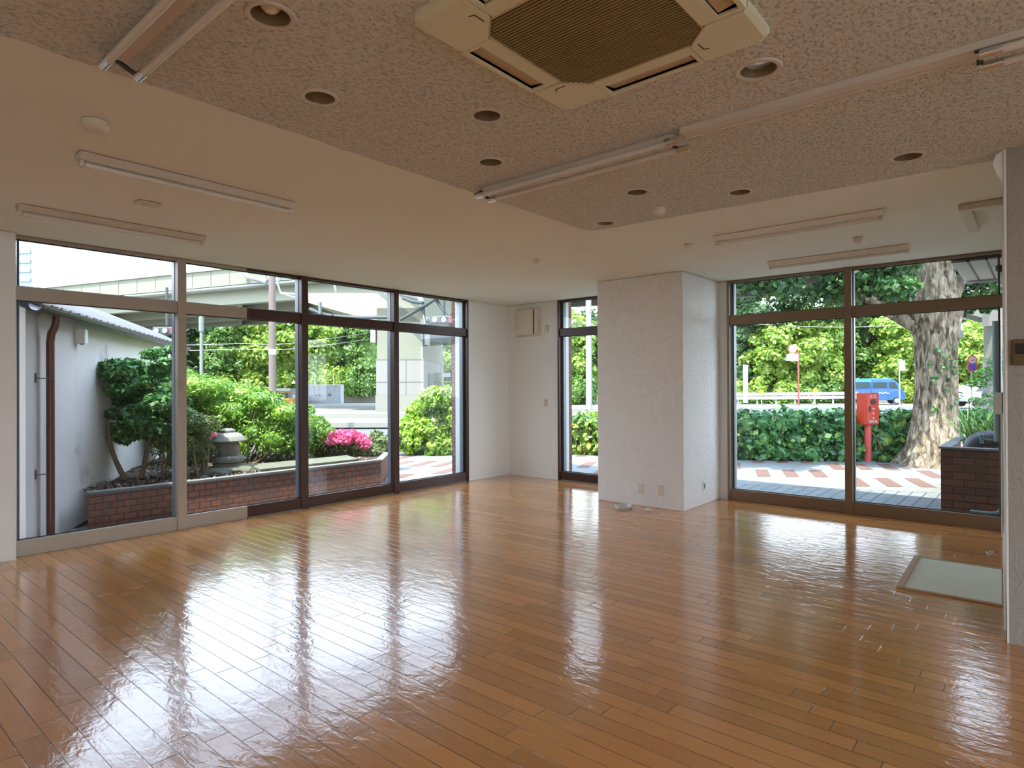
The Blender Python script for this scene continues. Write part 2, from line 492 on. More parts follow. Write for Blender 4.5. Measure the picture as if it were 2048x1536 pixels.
class MB:
    """collects simple solids into one mesh"""

    def __init__(self):
        self.v = []
        self.f = []
        self.uv = []

    def add(self, vs, fs, uvs=None):
        b = len(self.v)
        self.v += [tuple(p) for p in vs]
        self.f += [tuple(i + b for i in f) for f in fs]
        self.uv += uvs if uvs else [None] * len(fs)
        return self

    def box(self, x0, x1, y0, y1, z0, z1):
        vs = [(x, y, z) for z in (z0, z1) for y in (y0, y1) for x in (x0, x1)]
        fs = [(0, 2, 3, 1), (4, 5, 7, 6), (0, 1, 5, 4), (2, 6, 7, 3), (0, 4, 6, 2), (1, 3, 7, 5)]
        return self.add(vs, fs)

    def obox(self, p, q, w, h, up=(0, 0, 1)):
        """bar from p to q, w across, h along up"""
        p, q, up = Vector(p), Vector(q), Vector(up)
        d = (q - p).normalized()
        s = d.cross(up)
        if s.length < 1e-4:
            s = d.cross(Vector((1, 0, 0)))
        s.normalize()
        u = s.cross(d)
        vs = [e + s * a * w / 2 + u * b * h / 2 for e in (p, q) for a, b in ((-1, -1), (1, -1), (1, 1), (-1, 1))]
        return self.add(vs, [(3, 2, 1, 0), (4, 5, 6, 7), (0, 1, 5, 4), (1, 2, 6, 5), (2, 3, 7, 6), (3, 0, 4, 7)])

    def prism(self, poly, z0, z1):
        n = len(poly)
        vs = [(x, y, z0) for x, y in poly] + [(x, y, z1) for x, y in poly]
        fs = [tuple(range(n - 1, -1, -1)), tuple(range(n, 2 * n))]
        fs += [(k, (k + 1) % n, n + (k + 1) % n, n + k) for k in range(n)]
        return self.add(vs, fs)

    def tube(self, pts, r, n=12, cap=True):
        pts = [Vector(p) for p in pts]
        rs = r if isinstance(r, (list, tuple)) else [r] * len(pts)
        vs, ref = [], Vector((0, 0, 1))
        prev = None
        for k, p in enumerate(pts):
            a = pts[max(k - 1, 0)]
            b = pts[min(k + 1, len(pts) - 1)]
            d = (b - a).normalized()
            if prev is None:
                s = d.cross(ref)
                if s.length < 0.05:
                    s = d.cross(Vector((1, 0, 0)))
            else:
                s = prev - d * prev.dot(d)
                if s.length < 1e-5:
                    s = d.cross(ref)
            s.normalize()
            prev = s
            u = d.cross(s)
            vs += [p + (s * math.cos(2 * PI * i / n) + u * math.sin(2 * PI * i / n)) * rs[k] for i in range(n)]
        fs = []
        for k in range(len(pts) - 1):
            for i in range(n):
                j = (i + 1) % n
                fs.append((k * n + i, k * n + j, (k + 1) * n + j, (k + 1) * n + i))
        if cap:
            fs.append(tuple(range(n - 1, -1, -1)))
            fs.append(tuple((len(pts) - 1) * n + i for i in range(n)))
        return self.add(vs, fs)

    def lathe(self, prof, c=(0, 0, 0), n=24, sx=1.0, sy=1.0, rot=0.0):
        vs = []
        for r, z in prof:
            for i in range(n):
                a = 2 * PI * i / n + rot
                vs.append((c[0] + r * sx * math.cos(a), c[1] + r * sy * math.sin(a), c[2] + z))
        fs = []
        for k in range(len(prof) - 1):
            for i in range(n):
                j = (i + 1) % n
                fs.append((k * n + i, k * n + j, (k + 1) * n + j, (k + 1) * n + i))
        if prof[0][0] > 1e-6:
            fs.append(tuple(range(n - 1, -1, -1)))
        if prof[-1][0] > 1e-6:
            fs.append(tuple((len(prof) - 1) * n + i for i in range(n)))
        return self.add(vs, fs)

    def quad(self, a, b, c, d, uv=None):
        return self.add([a, b, c, d], [(0, 1, 2, 3)], [uv] if uv else None)

    def wall(self, p, q, z0, z1, zb=None, zt=None):
        """vertical face with metre uv"""
        L = (Vector(q) - Vector(p)).length
        return self.add([(p[0], p[1], z0), (q[0], q[1], z0), (q[0], q[1], z1), (p[0], p[1], z1)], [(0, 1, 2, 3)],
                        [[(0, z0), (L, z0), (L, z1), (0, z1)]])

    def build(self, name, mat, parent=None, smooth=False, bevel=0.0, M=None):
        me = bpy.data.meshes.new(name)
        vs = self.v if M is None else [tuple(M @ Vector(p)) for p in self.v]
        me.from_pydata(vs, [], self.f)
        if any(u for u in self.uv):
            ul = me.uv_layers.new(name='UVMap')
            k = 0
            for f, u in zip(self.f, self.uv):
                for i in range(len(f)):
                    ul.data[k].uv = u[i] if u else (0, 0)
                    k += 1
        mats = mat if isinstance(mat, (list, tuple)) else [mat]
        for mm in mats:
            me.materials.append(MATS[mm] if isinstance(mm, str) else mm)
        if smooth:
            me.polygons.foreach_set('use_smooth', [True] * len(me.polygons))
        me.update()
        o = bpy.data.objects.new(name, me)
        C.objects.link(o)
        if parent is not None:
            o.parent = parent
        if bevel:
            bv = o.modifiers.new('soft edges', 'BEVEL')
            bv.width = bevel
            bv.segments = 2
            bv.limit_method = 'ANGLE'
        if smooth:
            es = o.modifiers.new('sharp', 'EDGE_SPLIT')
            es.split_angle = math.radians(40)
        return o


def struct(name, mb, mat, parent=None, **k):
    o = mb.build(name, mat, parent, **k)
    if parent is None:
        o['kind'] = 'structure'
    return o


def boxuv(x0, x1, y0, y1, z0, z1):
    """box whose side faces carry metre uvs"""
    m = MB()
    m.wall((x0, y0), (x1, y0), z0, z1)
    m.wall((x1, y0), (x1, y1), z0, z1)
    m.wall((x1, y1), (x0, y1), z0, z1)
    m.wall((x0, y1), (x0, y0), z0, z1)
    m.quad((x0, y0, z1), (x1, y0, z1), (x1, y1, z1), (x0, y1, z1), [(0, 0), (x1 - x0, 0), (x1 - x0, y1 - y0), (0, y1 - y0)])
    return m


def copy_tree(o, parent=None):
    c = o.copy()
    C.objects.link(c)
    if parent is not None:
        c.parent = parent
    for ch in list(KIDS.get(o.name, [])):
        copy_tree(ch, c)
    return c


KIDS = {}


def note_kids(o):
    """remember parts, for copying"""
    for x in bpy.data.objects:
        if x.parent is not None:
            KIDS.setdefault(x.parent.name, [])
            if x not in KIDS[x.parent.name]:
                KIDS[x.parent.name].append(x)


def at(px, d, z=None, py=None):
    """ground survey: bearing (in sensor units), distance ahead and height or elevation -> world point"""
    p = Vector((0, 0, EYE)) + (FW + RT * ((px - 1024) / 1249.06)) * d
    if py is not None:
        p = Vector((0, 0, EYE)) + (FW + RT * ((px - 1024) / 1249.06) + UP * ((768 - py) / 1249.06)) * d
    elif z is not None:
        p.z = z
    return p


def leaf_mesh(name, blobs, n, size, mat, parent=None, seed=1, zmin=None, core=0.0, aspect=0.5, up=0.25, out=0.7, lump=0.18, droop=0.0, shell=0.72, tri=False):
    """one mesh of n small leaves spread through ellipsoid clumps (cx,cy,cz,rx,ry,rz)"""
    rng = np.random.default_rng(seed)
    B = np.array(blobs, float)
    wgt = (B[:, 3] * B[:, 4] + B[:, 4] * B[:, 5] + B[:, 3] * B[:, 5])
    idx = rng.choice(len(B), n, p=wgt / wgt.sum())
    d = rng.normal(size=(n, 3))
    d /= np.linalg.norm(d, axis=1)[:, None]
    lum = 1 + lump * (np.sin(d[:, 0] * 7 + idx) * np.sin(d[:, 1] * 6 + 2 * idx) + 0.6 * np.sin(d[:, 2] * 9 + idx * 3))
    r = (shell + (1 - shell) * rng.random(n) ** 0.5) * lum
    P = B[idx, :3] + d * B[idx, 3:6] * r[:, None]
    if zmin is not None:
        P[:, 2] = np.maximum(P[:, 2], zmin + rng.random(n) * 0.15 * size + 0.01)
    N = d * out + rng.normal(size=(n, 3)) * 0.55
    N[:, 2] += up
    N /= np.linalg.norm(N, axis=1)[:, None]
    T = rng.normal(size=(n, 3))
    T[:, 2] -= droop
    T -= N * np.sum(T * N, axis=1)[:, None]
    T /= np.linalg.norm(T, axis=1)[:, None]
    W = np.cross(N, T)
    L = size * (0.6 + 0.8 * rng.random(n))[:, None]
    w = L * aspect
    V = np.empty((n, 4, 3))
    V[:, 0] = P - T * L * 0.5
    V[:, 1] = P + W * w * 0.5 + N * L * 0.06 + T * L * 0.05
    V[:, 2] = P + T * L * 0.5 - N * L * 0.08
    V[:, 3] = P - W * w * 0.5 + N * L * 0.06 + T * L * 0.05
    V = V.reshape(-1, 3)
    faces = np.arange(n * 4).reshape(n, 4)
    vs, cf = V, None
    nv = len(V)
    loops = [faces.reshape(-1)]
    starts = [np.arange(n) * 4]
    totals = [np.full(n, 4)]
    if core > 0:
        # a rough inner mass of leaves so that clumps are not see-through
        ic = bmesh.new()
        bmesh.ops.create_icosphere(ic, subdivisions=2, radius=1)
        iv = np.array([v.co[:] for v in ic.verts])
        itr = np.array([[v.index for v in f.verts] for f in ic.faces])
        ic.free()
        allv, allf, base = [V], [], nv
        for b in B:
            q = iv * (1 + rng.normal(size=(len(iv), 1)) * 0.06) * core
            p = b[:3] + q * b[3:6]
            if zmin is not None:
                p[:, 2] = np.maximum(p[:, 2], zmin)
            allv.append(p)
            allf.append(itr + base)
            base += len(iv)
        vs = np.concatenate(allv)
        F3 = np.concatenate(allf)
        loops.append(F3.reshape(-1))
        starts.append(n * 4 + np.arange(len(F3)) * 3)
        totals.append(np.full(len(F3), 3))
    me = bpy.data.meshes.new(name)
    me.vertices.add(len(vs))
    me.vertices.foreach_set('co', vs.astype(np.float32).ravel())
    lp = np.concatenate(loops).astype(np.int32)
    me.loops.add(len(lp))
    me.loops.foreach_set('vertex_index', lp)
    st = np.concatenate(starts).astype(np.int32)
    me.polygons.add(len(st))
    me.polygons.foreach_set('loop_start', st)
    me.polygons.foreach_set('loop_total', np.concatenate(totals).astype(np.int32))
    me.materials.append(MATS[mat])
    me.update(calc_edges=True)
    me.validate()
    o = bpy.data.objects.new(name, me)
    C.objects.link(o)
    if parent is not None:
        o.parent = parent
    return o


def text_mesh(name, txt, size, mat, loc, xdir, updir, parent, depth=0.002):
    cu = bpy.data.curves.new(name, 'FONT')
    cu.body = txt
    cu.size = size
    cu.extrude = depth
    cu.align_x = 'CENTER'
    cu.align_y = 'CENTER'
    tmp = bpy.data.objects.new(name + '_tmp', cu)
    C.objects.link(tmp)
    dg = bpy.context.evaluated_depsgraph_get()
    me = bpy.data.meshes.new_from_object(tmp.evaluated_get(dg))
    C.objects.unlink(tmp)
    bpy.data.objects.remove(tmp)
    xd, ud = Vector(xdir).normalized(), Vector(updir).normalized()
    nd = xd.cross(ud)
    M = Matrix(((xd.x, ud.x, nd.x, loc[0]), (xd.y, ud.y, nd.y, loc[1]), (xd.z, ud.z, nd.z, loc[2]), (0, 0, 0, 1)))
    me.transform(M)
    me.materials.clear()
    me.materials.append(MATS[mat])
    o = bpy.data.objects.new(name, me)
    C.objects.link(o)
    o.parent = parent
    return o


# ------------------------------------------------------------------ room shell
H = 2.769
YL, XR = 6.729, 7.822
XB, YB = -3.2, -3.6
fl = MB()
fl.box(XB, XR + 0.02, YB, YL + 0.02, -0.06, 0.0)
struct('floor', fl, 'varnished strip floor')

DL = [(1.133, 2.081, .150), (1.60, 2.502, .146), (2.238, 2.056, .144), (2.716, 2.469, .142), (3.792, 2.10, .145),
      (4.256, 1.57, .148), (4.237, 0.589, .158), (4.345, 2.694, .135), (2.655, 0.899, .160)]
AC = (1.925, 1.235)


def holed(poly, holes):
    """flat polygon with holes -> (verts, tris)"""
    pts, edges = [], []

    def ring(ps):
        b = len(pts)
        pts.extend(Vector(p) for p in ps)
        edges.extend((b + k, b + (k + 1) % len(ps)) for k in range(len(ps)))
    ring(poly)
    for h in holes:
        ring(h)
    v, e, f, _, _, _ = delaunay_2d_cdt(pts, edges, [], 0, 1e-6)

    def inside(p, ps):
        r = False
        for k in range(len(ps)):
            x1, y1 = ps[k]
            x2, y2 = ps[(k + 1) % len(ps)]
            if (y1 > p[1]) != (y2 > p[1]) and p[0] < (x2 - x1) * (p[1] - y1) / (y2 - y1) + x1:
                r = not r
        return r
    out = []
    for t in f:
        c = (sum(v[i].x for i in t) / 3, sum(v[i].y for i in t) / 3)
        if inside(c, poly) and not any(inside(c, h) for h in holes):
            out.append(tuple(t))
    return [(p.x, p.y) for p in v], out


rr = random.Random(3)
edge_a = [(x, 2.952 + rr.uniform(-.008, .008)) for x in np.arange(4.47, XB, -0.07)]
edge_b = [(4.50 + 0.055 * (2.94 - y) + rr.uniform(-.006, .006), y) for y in np.arange(0.15, 2.94, 0.07)]
tex_poly = [(XB, YB), (4.60, YB)] + edge_b + edge_a + [(XB, 2.95)]
holes = [[(x + d / 2 * .93 * math.cos(2 * PI * k / 28), y + d / 2 * .93 * math.sin(2 * PI * k / 28)) for k in range(28)] for x, y, d in DL]
a = 0.44
holes.append([(AC[0] - a, AC[1] - a), (AC[0] + a, AC[1] - a), (AC[0] + a, AC[1] + a), (AC[0] - a, AC[1] + a)])
vv, ff = holed(tex_poly, holes)
m = MB()
m.add([(x, y, H) for x, y in vv], [tuple(reversed(t)) for t in ff])
struct('ceiling', m, 'popcorn ceiling')
m = MB()
m.prism([(XB, 2.94), (4.46, 2.94), (4.46, YB), (XR + .2, YB), (XR + .2, YL + .2), (XB, YL + .2)], H + 0.004, H + 0.03)
struct('ceiling', m, CEIL)

# left wall pier, corner walls, right block
m = MB()
m.box(XB - .25, 1.308, 6.635, 6.98, 0, H)
struct('wall_left', m, WALL)
m = MB()
m.box(6.842, XR + .25, YL, YL + .25, 0, H)
m.box(XR, XR + .25, 5.692, YL, 0, H)
struct('wall_corner', m, WALL)
m = MB()
m.box(XR, XR + .25, 3.036, 4.34, 0, H)
struct('wall_right', m, WALL)
m = MB()
m.box(6.75, XR, 3.157, 4.315, 0, H)
struct('wall_column', m, 'column stucco', bevel=0.006)
m = MB()
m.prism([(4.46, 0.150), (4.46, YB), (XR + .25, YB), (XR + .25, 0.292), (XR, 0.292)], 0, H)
struct('wall_block', m, 'dimmed block plaster')
m = MB()
m.prism([(4.462, 0.1505), (4.462, .162), (XR - .002, .303), (XR - .002, 0.2925)], 0.001, H - .001)
struct('wall_right_side', m, WALL)
# rear of the room, out of the picture: a solid wall and an unseen opening added for extra daylight
m = MB()
m.box(XB - .25, XB, YB, 6.635, 0, H)
struct('wall_rear', m, WALL)
m = MB()
m.box(XB - .25, XB + 0.5, YB - .25, YB, 0, H)
m.box(3.1, 4.46, YB - .25, YB, 0, H)
m.box(XB + .5, 3.1, YB - .25, YB, 0, .10)
struct('wall_front', m, WALL)
# outside: brick skin on the corner, roof slab
m = boxuv(6.842, XR + .33, YL + .25, YL + .33, -0.05, 3.3)
m2 = MB()
struct('wall_brick', m, 'red brick tiles')
m = boxuv(XR + .25, XR + .33, 5.692, YL + .25, -0.05, 3.3)
struct('wall_brick', m, 'red brick tiles')
m = MB()
m.prism([(XB - .4, YB - .4), (XR + .4, YB - .4), (XR + .4, YL + .42), (XB - .4, YL + .42)], H + .32, H + .55)
struct('roof', m, 'roof slab')
m = MB()
m.box(XB - .25, XR + .25, YL + .12, YL + .25, H, H + .32)
m.box(XR + .12, XR + .25, YB, YL + .12, H, H + .32)
m.box(XB - .25, XB - .1, YB, YL + .12, H, H + .32)
m.box(XB - .25, XR + .25, YB - .25, YB, H, H + .32)
struct('trim_1', m, 'roof slab')

# small bracket-shaped moulding at the top of the right block
m = MB()
pr = [(0.0, 0.0), (0.035, -0.02), (0.05, -0.07), (0.035, -0.12), (0.0, -0.20)]
p0, p1 = Vector((4.47, 0.162, H)), Vector((4.60, 0.168, H))
vs = [(e.x, e.y + a_, e.z + b_) for e in (p0, p1) for a_, b_ in pr]
m.add(vs, [(0, 1, 2, 3, 4), (9, 8, 7, 6, 5)] + [(k, k + 5, k + 6, k + 1) for k in range(4)] + [(4, 9, 5, 0)])
struct('trim_2', m, WALL)
# thin skirting strip on the right block
m = MB()
m.obox((4.5, 0.172, 0.03), (7.78, 0.306, 0.03), 0.012, 0.06)
struct('baseboard_right', m, 'white plastic')

# ------------------------------------------------------------------ windows


def window(name, axis, a0, a1, fm, label_unused=None, sill=(0.0, 0.135), left_m=None, right_m=None, split=None, mats2=None, head=True):
    """one bay of the glazed front. axis 'x': runs along X in the plane y=YL; 'y': along Y in the plane x=XR.
    fm: frame material; split=(pos, material): from pos on, the rails change colour."""
    w = thing(name, kind='structure')
    D0, D1 = (-0.012, 0.075)          # depth of the rails about the wall plane

    def bar(nm, b0, b1, z0, z1, mat, d0=D0, d1=D1, bev=0.003):
        mm = MB()
        if axis == 'x':
            mm.box(b0, b1, YL + d0, YL + d1, z0, z1)
        else:
            mm.box(XR + d0, XR + d1, b0, b1, z0, z1)
        return mm.build(nm, mat, w, bevel=bev)
    segs = [(a0, a1, fm)]
    if split:
        segs = [(a0, split[0], fm), (split[0], a1, split[1])]
    for s0, s1, mt in segs:
        bar('bottom_rail', s0, s1, sill[0], sill[1], mt)
        bar('transom', s0, s1, 2.213, 2.332, mt)
        bar('head_rail', s0, s1, 2.742, H, mt)
    mt_l = fm
    mt_r = split[1] if split else fm
    if left_m:
        bar('mullion', a0 - left_m / 2, a0 + left_m / 2, 0, H, mt_l, -0.03, 0.085)
    if right_m:
        bar('mullion', a1 - right_m / 2, a1 + right_m / 2, 0, H, mt_r, -0.03, 0.085)
    # outer aluminium stops and dark gaskets around each pane
    for z0, z1 in ((0.135, 2.213), (2.332, 2.742)):
        g = MB()
        gl = MB()
        e0, e1 = a0 + .03, a1 - .03
        t = 0.008
        for (q0, q1, r0, r1) in ((e0, e1, z0, z0 + t), (e0, e1, z1 - t, z1), (e0, e0 + t, z0, z1), (e1 - t, e1, z0, z1)):
            if axis == 'x':
                g.box(q0, q1, YL + .030, YL + .040, r0, r1)
            else:
                g.box(XR + .030, XR + .040, q0, q1, r0, r1)
        g.build('gasket', 'window gasket', w)
        if axis == 'x':
            gl.quad((e0, YL + .036, z0), (e1, YL + .036, z0), (e1, YL + .036, z1), (e0, YL + .036, z1))
        else:
            gl.quad((XR + .036, e1, z0), (XR + .036, e0, z0), (XR + .036, e0, z1), (XR + .036, e1, z1))
        gl.build('glass_pane', 'window glass', w)
    st = MB()
    for q in (a0, a1 - .014):
        if axis == 'x':
            st.box(q + (.034 if q == a0 else -.034), q + (.048 if q == a0 else -.020), YL + .045, YL + .11, 0.03, 2.75)
        else:
            st.box(XR + .045, XR + .11, q + (.034 if q == a0 else -.034), q + (.048 if q == a0 else -.020), 0.03, 2.75)
    st.build('outer_stop', 'grey aluminium', w)
    return w


BE, BR, DK = 'beige aluminium', 'bronze aluminium', 'dark brown aluminium'
window('window_1', 'x', 1.312, 2.678, BE, right_m=0.085)
window('window_2', 'x', 2.678, 4.072, BE, right_m=0.085, split=(3.368, DK))
window('window_3', 'x', 4.072, 5.456, DK, right_m=0.085)
window('window_4', 'x', 5.456, 6.842, DK, right_m=0.03)
window('window_5', 'y', 4.34, 5.692, DK, right_m=0.03)
window('window_6', 'y', 1.672, 3.036, BR, right_m=0.03)
window('window_7', 'y', 0.292, 1.672, BR, right_m=0.075)
# little threshold strips under the dark frames
m = MB()
m.box(3.368, 6.80, YL - .028, YL - .012, 0, 0.014)
struct('trim_3', m, 'pale concrete')
m = MB()
m.box(XR - .028, XR - .012, 4.34, 5.66, 0, 0.014)
struct('trim_4', m, 'pale concrete')

# ------------------------------------------------------------------ ceiling cassette air conditioner
ac = thing('ceiling_air_conditioner', 'square cream ceiling cassette air conditioner with olive ribbed intake grille', 'air conditioner', (AC[0], AC[1], H))
hs, zb, zt = 0.475, -0.036, 0.0


def rot4(k, x, y):
    for _ in range(k):
        x, y = -y, x
    return x, y


for k in range(4):
    m = MB()
    inner = [(.222, .322), (.222, .475), (.44, .475), (.475, .44), (.475, .222), (.322, .222)]
    poly = [rot4(k, *p) for p in inner]
    n = len(poly)
    # bevelled lower plate
    low = [rot4(k, *p) for p in [(.222, .322), (.222, .458), (.425, .458), (.458, .425), (.458, .222), (.322, .222)]]
    vs = [(x, y, zt) for x, y in poly] + [(x, y, zb + .012) for x, y in poly] + [(x, y, zb) for x, y in low]
    fs = [tuple(range(2 * n, 3 * n))]
    for q in range(n):
        r_ = (q + 1) % n
        fs += [(q, r_, n + r_, n + q), (n + q, n + r_, 2 * n + r_, 2 * n + q)]
    m.add(vs, fs)
    cp = m.build('corner_panel', 'unit plastic', ac)
    # printed seam on the corner
    s = MB()
    x0, y0 = rot4(k, .255, .315)
    x1, y1 = rot4(k, .255, .365)
    x2, y2 = rot4(k, .275, .372)
    s.obox((x0, y0, zb - .0008), (x1, y1, zb - .0008), .004, .0012)
    s.obox((x1, y1, zb - .0008), (x2, y2, zb - .0008), .004, .0012)
    s.build('seam', 'unit dark gap', cp)
    # side frame: inner bar, outer bar, ends
    m = MB()

    def rb(xa, xb, ya, yb, za=zb + .002, zc=zt):
        ps = [rot4(k, *p) for p in ((xa, ya), (xb, ya), (xb, yb), (xa, yb))]
        m.prism(ps, za, zc)
    rb(-.218, .218, .312, .378)
    rb(-.218, .218, .452, .470)
    rb(-.218, -.198, .378, .452)
    rb(.198, .218, .378, .452)
    m.build('side_frame', 'unit plastic', ac)
    m = MB()
    ps = [rot4(k, *p) for p in ((-.198, .378), (.198, .378), (.198, .452), (-.198, .452))]
    m.prism(ps, zt + .02, zt + .03)
    for (xa, xb, ya, yb) in ((-.2, .2, .374, .378), (-.2, .2, .452, .456), (-.2, -.198, .37, .46), (.198, .2, .37, .46)):
        m.prism([rot4(k, *p) for p in ((xa, ya), (xb, ya), (xb, yb), (xa, yb))], zb + .01, zt + .02)
    m.build('air_slot', 'unit dark gap', ac)
    m = MB()
    q = [rot4(k, *p) for p in ((-.186, .384), (.186, .384), (.186, .448), (-.186, .448))]
    vs = [(q[0][0], q[0][1], zb + .007), (q[1][0], q[1][1], zb + .007), (q[2][0], q[2][1], zb + .018), (q[3][0], q[3][1], zb + .018)]
    vs += [(x, y, z + .004) for x, y, z in vs]
    m.add(vs, [(3, 2, 1, 0), (4, 5, 6, 7), (0, 1, 5, 4), (1, 2, 6, 5), (2, 3, 7, 6), (3, 0, 4, 7)])
    m.build('louver', 'unit louver', ac)
oct_ = [(-.23, -.31), (.23, -.31), (.31, -.23), (.31, .23), (.23, .31), (-.23, .31), (-.31, .23), (-.31, -.23)]
m = MB()
m.prism(oct_, zb + .016, zb + .02)
m.build('filter', 'unit filter', ac)
m = MB()
x = -.304
while x < .306:
    yy = .308 if abs(x) < .23 else .308 - (abs(x) - .23)
    m.box(x - .0028, x + .0028, -yy, yy, zb + .002, zb + .014)
    x += .0152
m.build('intake_grille', 'unit grille', ac)
m = MB()
for k in range(8):
    p, q = oct_[k], oct_[(k + 1) % 8]
    m.obox((p[0], p[1], zb + .006), (q[0], q[1], zb + .006), .005, .014)
m.build('grille_rim', 'unit louver', ac)
m = MB()
m.box(-.44, .44, -.44, .44, .04, .26)
m.build('casing', 'unit dark gap', ac)

# ------------------------------------------------------------------ downlights
dl_labels = [
    'recessed round downlight with a large frosted bulb, beside the twin-tube lamp at the ceiling edge',
    'recessed round downlight with bluish glass inside, left of the cassette air conditioner',
    'empty dark recessed downlight just off the near corner of the air conditioner',
    'empty recessed downlight near the far end of the long twin-tube lamp',
    'recessed downlight halfway between the long twin-tube lamp and the dome detector',
    'recessed downlight to the right of the dome detector on the rough ceiling',
    'empty recessed downlight nearest the right wall block',
    'small recessed downlight with white bulb in the far corner of the rough ceiling',
    'recessed downlight with a silver reflector bulb beside the air conditioner, near the ceiling channel']
for k, (x, y, d) in enumerate(DL):
    t = thing('downlight', dl_labels[k], 'downlight', (x, y, H), group='downlights in the rough ceiling')
    r = d / 2
    m = MB()
    m.lathe([(r * .90, .012), (r * .90, -.004), (r * .96, -.007), (r * 1.13, -.006), (r * 1.20, 0.0)], n=36)
    m.f = m.f[:-2]
    m.uv = m.uv[:-2]
    m.build('trim_ring', 'lamp housing', t, smooth=True)
    m = MB()
    m.lathe([(r * .90, .0), (r * .88, .05), (r * .74, .10), (0.001, .115)], n=36)
    m.f = m.f[:-1] if len(m.f[-1]) > 4 else m.f
    m.uv = m.uv[:len(m.f)]
    # drop the closing disc at the mouth
    keep = [f for f in m.f if len(f) <= 4]
    m.f = keep
    m.uv = m.uv[:len(keep)]
    m.build('reflector', 'reflector cup', t, smooth=True)
    if k in (0, 7, 8, 1):
        m = MB()
        if k == 8:
            m.lathe([(.001, .022), (.052, .026), (.060, .036), (.045, .065), (.02, .10)], n=28)
        elif k == 1:
            m.lathe([(.001, .045), (.035, .048), (.055, .06), (.04, .09), (.02, .105)], n=28)
        else:
            rb_ = .040 if k == 0 else .030
            m.lathe([(.001, .008)] + [(rb_ * math.sin(a_), .008 + rb_ * (1 - math.cos(a_))) for a_ in (.5, 1.0, 1.5, 2.0, 2.5)] + [(.015, .11)], n=28)
        m.build('bulb', 'lamp chrome' if k == 8 else 'bulb glass', t, smooth=True)

# ------------------------------------------------------------------ linear lamps


def twin_lamp(label, x, y0, y1, group=None, dx=0.12):
    """batten along Y with two bare tubes"""
    t = thing('twin_tube_lamp', label, 'ceiling lamp', (x, y0, H), group=group)
    L = y1 - y0
    m = MB()
    m.box(.015, .075, 0.04, L - .04, -.034, 0)
    m.build('batten', 'lamp housing', t, bevel=.004)
    for s in (0, 1):
        xx = s * dx
        m = MB()
        m.tube([(xx, .05, -.056), (xx, L - .05, -.056)], .0155, 14)
        m.build('tube', 'lamp tube glass', t, smooth=True)
        for yy in (0.0, L - .07):
            m = MB()
            m.tube([(xx, yy, -.056), (xx, yy + .07, -.056)], .019, 16)
            m.build('end_cap', 'lamp chrome', t, smooth=True)
            m = MB()
            m.obox((xx - .008, yy + .075, -.044), (.045, yy + .075, -.012), .012, .02, (0, 1, 0))
            m.build('bracket', 'dark steel', t)
    return t


def fuji_lamp(label, p, length, along, group, hm='lamp housing'):
    """trapezoid channel with one tube underneath"""
    t = thing('trough_lamp', label, 'ceiling lamp', (p[0], p[1], H), 0 if along == 'x' else PI / 2, group=group)
    m = MB()
    prof = [(-.055, 0), (-.055, -.008), (-.030, -.040), (.030, -.040), (.055, -.008), (.055, 0)]
    vs = [(xx, a_, b_) for xx in (0, length) for a_, b_ in prof]
    n = len(prof)
    m.add(vs, [tuple(range(n)), tuple(range(2 * n - 1, n - 1, -1))] + [(k, n + k, n + k + 1, k + 1) for k in range(n - 1)])
    m.build('housing', hm, t)
    m = MB()
    m.tube([(.03, 0, -.058), (length - .03, 0, -.058)], .0145, 14)
    m.build('tube', 'lamp tube glass', t, smooth=True)
    for xx in (.006, length - .028):
        m = MB()
        m.box(xx, xx + .022, -.016, .016, -.074, -.036)
        m.build('lamp_holder', 'lamp housing', t, bevel=.003)
    return t


twin_lamp('twin bare-tube ceiling lamp with chrome caps running toward the air conditioner side channel', 3.01, 1.42, 2.86)
twin_lamp('twin bare-tube ceiling lamp cut by the top left edge of the photo', 0.825, 1.3, 2.80, dx=.125)
twin_lamp('twin-tube ceiling lamp cut by the right photo edge at the end of the ceiling channel', 2.99, -1.3, 0.18)
fuji_lamp('long cream trough lamp on the smooth ceiling, second from the left windows', (1.09, 4.115), 1.31, 'x', 'trough lamps on the smooth ceiling')
fuji_lamp('long cream trough lamp nearest the left windows', (1.115, 5.61), 1.31, 'x', 'trough lamps on the smooth ceiling')
fuji_lamp('white trough lamp on the smooth ceiling farther from the right window', (5.42, 0.915), 1.31, 'y', 'trough lamps on the smooth ceiling', 'white plastic')
fuji_lamp('short-looking white trough lamp right against the head of the right window', (6.92, 0.955), 1.29, 'y', 'trough lamps on the smooth ceiling', 'white plastic')

m = MB()
m.box(2.985, 3.062, -3.4, 1.41, H - .032, H)
m.box(3.062, 3.070, -3.4, 1.41, H - .038, H)
tag(m.build('ceiling_channel', 'lamp housing', bevel=.003), 'long beige ceiling channel running from the twin-tube lamp to the right photo edge', 'cable channel')

# ------------------------------------------------------------------ detectors and small ceiling fittings


def detector(name, label, x, y, prof, mat='ivory plastic', group=None):
    t = thing(name, label, 'detector', (x, y, H), group=group)
    m = MB()
    m.lathe([(prof[0][0], 0), (prof[0][0], prof[0][1])], n=28)
    m.build('base', mat, t, smooth=True)
    m = MB()
    m.lathe(prof[::-1][0:] if prof[0][1] < prof[-1][1] else prof[::-1], n=28)
    m.build('cover', mat, t, smooth=True)
    return t


